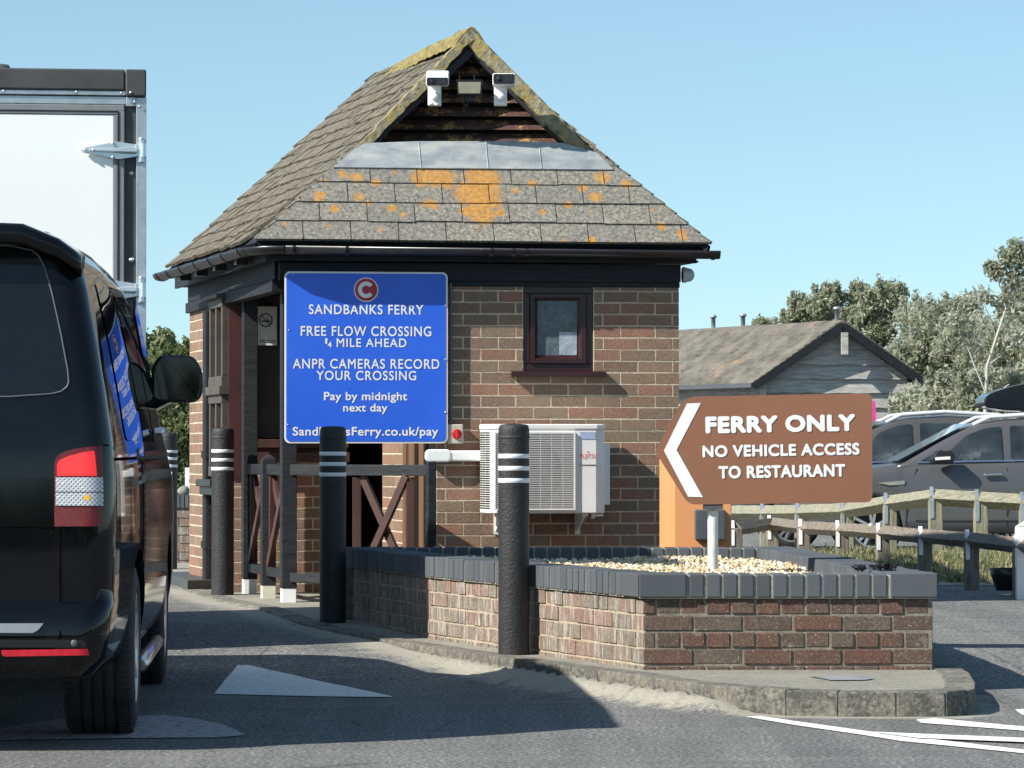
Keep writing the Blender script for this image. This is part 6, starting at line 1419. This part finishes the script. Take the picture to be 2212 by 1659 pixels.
while z < ez:
    h = random.uniform(.23, .31); n = 12
    low = [SP(-wb_-.03, ov+11*i/n, z+random.uniform(-.02, .02)) for i in range(n+1)]; up = [SP(-wb_+.02, ov+11*i/n, z+h+.04) for i in range(n+1)]; mb.add(low+up, [(i, i+1, n+2+i, n+1+i) for i in range(n)]); 
    low = [SP(wb_+.03, ov+11*i/n, z) for i in range(n+1)]; up = [SP(wb_-.02, ov+11*i/n, z+h+.04) for i in range(n+1)]; mb.add(low+up, [(i, i+1, n+2+i, n+1+i) for i in range(n)]); z += h
mb.build('boarding', m_waney, shed, recalc=False)
mb = MB()
for sg in (-1, 1): mb.bar(SP(0, .02, hr-.10), SP(sg*(hb+.04), .02, ez-.09), .06, .15)
mb.build('bargeboard', m_timberblk, shed)
mb = MB(); mb.bar(SP(.0, -.05, hr-.62), SP(.0, -.05, hr-.22), .12, .12, (0, 1, 0)); mb.build('apex_bracket', m_waney, shed)
mb = MB(); mb.bar(SP(wb_+.02, ov-.05, -.1), SP(wb_+.02, ov-.05, ez), .12, .1, (0, 1, 0)); mb.build('corner_post', m_waney, shed)
mb = MB(); mb.bar(SP(-wb_-.02, ov-.05, -.1), SP(-wb_-.02, ov-.05, ez), .12, .1, (0, 1, 0)); mb.build('corner_post', m_waney, shed)
mb = MB(); mb.bar(SP(-hb-.06, 0, ez-.06), SP(-hb-.06, 11.9, ez-.06), .09, .08); mb.build('gutter', m_greybox, shed)
mb = MB(); mb.box(*[0]*6) if False else None
wp = MB(); wp.hexa([SP(-wb_-.06, 1.2, ez-.55), SP(-wb_-.06, 4.6, ez-.55), SP(-wb_+.0, 4.6, ez-.55), SP(-wb_+.0, 1.2, ez-.55)], [SP(-wb_-.06, 1.2, ez-.42), SP(-wb_-.06, 4.6, ez-.42), SP(-wb_, 4.6, ez-.42), SP(-wb_, 1.2, ez-.42)]); wp.build('white_board', m_white, shed)
for x, y0, y1, Y in ((1808, 697, 664, 65.5), (1605, 707, 679, 69), (1541, 709, 682, 72)):
    a = P(x, y0+4, Y); b = P(x, y1, Y); mb = MB(); mb.lathe([(.045, 0), (.045, b.z-a.z-.05), (.07, b.z-a.z-.04), (.075, b.z-a.z), (.03, b.z-a.z+.015), (0, b.z-a.z+.015)], a, seg=14); mb.build('flue', m_galv, shed)
a = P(1876, 930, 60); b = P(1893, 866, 60); mb = MB(); mb.prism([(a.x, 60, a.z), (b.x-.03, 60, a.z+.06), (b.x, 60, (a.z+b.z)/2), (b.x-.02, 60, b.z), (a.x, 60, b.z)], (0, .03, 0)); mb.box(a.x+.02, a.x+.05, 60, 60.03, -.15, a.z); tag(mb.build('pink_sign', m_pink, base=(a.x, 60, -.15)), 'pink board sticking out behind the right end of brown sign', 'sign')
# small low wall behind the farthest bollard
a = P(330, 1235, 31.2); b = P(411, 1235, 31.2)
lw = thing('garden_wall', 'low old brick wall with blue coping, behind the farthest bollard', 'wall', (a.x, a.y, .1))
zt_ = P(400, 1069, 31.2).z; mb = MB(); brickwall(mb, (a.x, a.y), (b.x+.15, b.y), .0, zt_-.11, (0, -1), .2, jit=.004); mb.build('brickwork', [m_brickw, m_mortarg], lw)
mb = MB(); n = 12
for i in range(n): x0 = a.x+(b.x+.15-a.x)*i/n; mb.box(x0+.004, x0+(b.x+.15-a.x)/n-.004, a.y-.02, a.y+.2, zt_-.11, zt_, 0, random.random())
mb.build('coping', m_blue, lw)
q = P(407, 1069, 31.4); mb = MB(); mb.box(q.x-.03, q.x+.03, 31.4, 31.46, zt_-.3, P(407, 1010, 31.4).z); mb.prism([(q.x-.06, 31.39, zt_), (q.x+.04, 31.39, zt_), (q.x+.0, 31.39, zt_+.14)], (0, .01, 0)); tag(mb.build('marker_post', m_white, base=(q.x, 31.4, .5)), 'slim white post just left of the kiosk side wall', 'post')
q = P(396, 1069, 31.3); bm = bmesh.new(); bmesh.ops.create_icosphere(bm, subdivisions=3, radius=1)
mb = MB(); bm.verts.index_update(); mb.add([(q.x+v.co.x*.055, 31.3+v.co.y*.05, zt_+.03+v.co.z*(.05+.012*v.co.x)) for v in bm.verts], [tuple(v.index for v in f.verts) for f in bm.faces], 0, .5, True); bm.free(); tag(mb.build('stone', M('pale_stone', (.24, .23, .2), .9, var=.3, scale=20, bump=.5), base=(q.x, 31.3, zt_)), 'rounded pale stone resting on the low wall by the kiosk', 'stone')
# ================================================================ TREES
def tree(nm, lab, cat, x, Y, ztop, wid, kind, dens=1.0, grp=None, zbot=0.3, trunk=True, seed=0, clump=1.0, mat_=None, size=.06, spiky=False, gz=-.15):
    rs = np.random.default_rng(seed+11); X = (x-1106)/F*Y
    t = thing(nm, lab, cat, (X, Y, gz), grp); H_ = ztop; mb = MB(); cr = MB()
    base = Vector((X, Y, gz)); tips = []
    if trunk:
        path = [base, base+Vector((rs.normal()*.1, 0, H_*.3)), base+Vector((rs.normal()*.25, 0, H_*.6)), base+Vector((rs.normal()*.3, 0, H_*.88))]
        mb.tube(path, [.06*H_/3, .05*H_/3, .03*H_/3, .01*H_/3], 8)
    n = int(34*clump)
    for i in range(n):
        f = i/n; z = zbot+(H_-zbot)*(1-(1-f)**1.0)*.93; w_ = wid*.8*math.sqrt(max(.10, 1-((z-zbot*1.5-(H_-zbot)*.3)/((H_-zbot)*.78))**2)) if not spiky else wid*(1-.75*(z-zbot)/(H_-zbot))
        a = rs.uniform(0, 6.28); rr_ = w_*rs.uniform(.35, .95); c = Vector((X+math.cos(a)*rr_, Y+math.sin(a)*rr_*.6, z+gz*0)); rc = wid*rs.uniform(.24, .4)
        if trunk: mb.tube([base+Vector((0, 0, max(.2, z*.55))), base*.0+Vector((X*.5+c.x*.5, Y*.5+c.y*.5, z*.85)), c], [.022, .014, .006], 5)
        leaves(cr, c, (rc, rc, rc*rs.uniform(.7, 1.15)), int(520*dens), size, .25, (.15, .85))
        for _ in range(4):
            e = c+Vector((rs.uniform(-1, 1)*rc, rs.uniform(-1, 1)*rc, rs.uniform(0, 1)*rc)); leaves(cr, e, (rc*.25, rc*.25, rc*.5), int(60*dens), size, .0, (.2, .95))
    cr.build('crown', mat_, t, recalc=False)
    if trunk: mb.build('trunk', m_bark, t)
    return t
bush = 'scrub trees behind the shed and cars'
tree('tree', 'pointed grey green tree rising just left of the shed apex', 'tree', 1752, 84, P(0, 607, 84).z, 1.1, 'p', 1.5, bush, seed=1, mat_=m_leafp, size=.055)
tree('tree', 'tall grey green tree directly above the shed ridge', 'tree', 1822, 83, P(0, 590, 83).z, 1.1, 'p', 1.6, bush, seed=2, mat_=m_leafp, size=.055)
tree('tree', 'bushy grey green tree just right of the shed apex', 'tree', 1905, 82, P(0, 598, 82).z, 1.0, 'p', 1.6, bush, seed=3, mat_=m_leafp, size=.055)
tree('tree', 'small low treetop peeping over the middle of the shed ridge', 'tree', 1678, 86, P(0, 668, 86).z, 1.0, 'p', 1.2, bush, seed=4, mat_=m_leafp, size=.055)
for i, (x, Y, yt, w_, lab) in enumerate(((1978, 78, 648, 1.25, 'silvery bush behind the right slope of the shed roof'), (2052, 76, 625, 1.3, 'silvery tree between the shed and the pale bare branches'), (2190, 74, 600, 1.35, 'silvery tree filling the right edge behind the branches'),
                                          (2025, 68, 700, 1.2, 'lower silvery bush tucked beside the shed eaves'), (2110, 66, 690, 1.25, 'lower silvery bush behind the pale trunk'), (2195, 65, 700, 1.2, 'lower silvery bush above the roof box at right edge'),
                                          (2010, 60, 830, 1.0, 'nearest bush between shed corner and the darker grey car'), (2085, 59, 820, 1.05, 'nearest bush left of the roof box'), (2170, 58, 800, 1.1, 'nearest bush directly behind the roof box'))):
    tree('bush', lab, 'bush', x, Y, P(0, yt, Y).z, w_, 's', 1.8, bush, seed=20+i, mat_=m_leafs, size=.046, trunk=False, zbot=.0, clump=1.15)
# the loose pale tree at the right edge
Yt = 57; tr = thing('birch_tree', 'thin pale branched tree with loose leaves at right edge', 'tree', (P(2130, 1000, Yt).x, Yt, -.15)); mb = MB()
def pp_(*l): return [P(x, y, Yt+random.uniform(-.15, .15)) for x, y in l]
b0 = Vector((P(2130, 1000, Yt).x, Yt, -.15))
mb.tube([b0]+pp_((2128, 915), (2130, 850), (2133, 790), (2152, 730), (2175, 660), (2192, 600), (2200, 560)), [.045, .04, .03, .026, .02, .015, .010, .005], 8)
for l in (((2130, 850), (2105, 790), (2088, 745), (2070, 700)), ((2133, 790), (2160, 770), (2195, 735), (2225, 700)), ((2152, 730), (2140, 690), (2125, 655)), ((2175, 660), (2160, 620), (2150, 575)), ((2130, 880), (2150, 850), (2180, 830)), ((2185, 630), (2205, 600), (2220, 570))): mb.tube(pp_(*l), [.014, .010, .007, .004][:len(l)], 6)
mb.build('trunk', m_barkw, tr)
cr = MB()
for x, y, r_, n in ((2175, 560, .22, 220), (2205, 548, .25, 260), (2150, 590, .18, 160), (2140, 575, .12, 90), (2190, 600, .2, 150), (2215, 610, .25, 220), (2070, 690, .2, 150), (2085, 660, .14, 90), (2125, 640, .2, 140), (2060, 720, .16, 100), (2205, 670, .25, 200), (2165, 650, .15, 90), (2100, 740, .2, 90), (2190, 720, .22, 130), (2220, 560, .3, 300), (2190, 530, .12, 80)):
    leaves(cr, P(x, y, Yt), (r_, r_, r_), int(n*1.3), .05, .0, (.3, .8))
cr.build('crown', m_leafs, tr, recalc=False)
# left side
lg = 'trees between the lorry and the kiosk'
tree('tree', 'dark green round tree just right of the lorry edge', 'tree', 332, 75, P(0, 704, 75).z, .85, 'g', 1, lg, seed=50, mat_=m_leafg, size=.06)
tree('tree', 'green tree touching the kiosk wall above the hedge', 'tree', 418, 72, P(0, 712, 72).z, .75, 'g', 1, lg, seed=51, mat_=m_leafg, size=.06)
tree('tree', 'small grey green tree in the gap beneath the sky', 'tree', 382, 80, P(0, 752, 80).z, .9, 'g', 1, lg, seed=52, mat_=m_leafp, size=.06)
tree('hedge', 'pale green hedge behind the farthest bollard and wing mirror', 'hedge', 365, 42, P(0, 856, 42).z, .95, 'g', 1.7, None, seed=53, mat_=m_leafg, size=.042, trunk=False, zbot=.1, clump=1.8)
for i, (x, Y, yt) in enumerate(((250, 60, 800), (480, 62, 820))): tree('tree', ['green tree hidden behind the lorry and van', 'green tree hidden behind the kiosk side wall'][i], 'tree', x, Y, P(0, yt, Y).z, 1.3, 'g', .7, lg, seed=60+i, mat_=m_leafg, size=.08)
# heath behind the camera, seen only as a reflection
mb = MB()
for i in range(70): X = -90+i*2.6; mb.v; leaves(mb, (X, -70+rng.normal()*4, 1.4), (3.2, 2.5, 2.2+1.2*rng.random()), 260, .55, .2, (0, .5))
tag(mb.build('heath', m_leafg, recalc=False), 'dark line of heath and scrub reflected in the back of the van', 'heath', kind='stuff')
# weed at the kerb, feathers on the coping
mb = MB(); p = G(*r6(545, 1318), .0); 
def wz(x, y): return ground_h(x, y)
tufts(mb, 46, lambda: p.x+rng.normal()*.035, lambda: p.y+.03+rng.normal()*.02, wz, .05, .12, .008)
tag(mb.build('weed', leafmat('weed_leaves', [(.1, .16, .03), (.2, .28, .06)]), recalc=False, base=(p.x, p.y, 0)), 'small green weed growing at the foot of the curved kerb', 'weed')
mb = MB(); p = G(*r6(1400, 520), ZT)
leaves(mb, (p.x, p.y, ZT+.015), (.06, .05, .018), 160, .014, .0, (0, 1)); leaves(mb, (p.x-.11, p.y+.02, ZT+.012), (.04, .04, .014), 90, .012, .0, (0, 1))
tag(mb.build('dead_moss', m_black, recalc=False, base=(p.x, p.y, ZT)), 'dark dried moss clump on the right hand coping of planter', 'moss')
for o in bpy.data.objects:
    if '_base' in o: del o['_base']
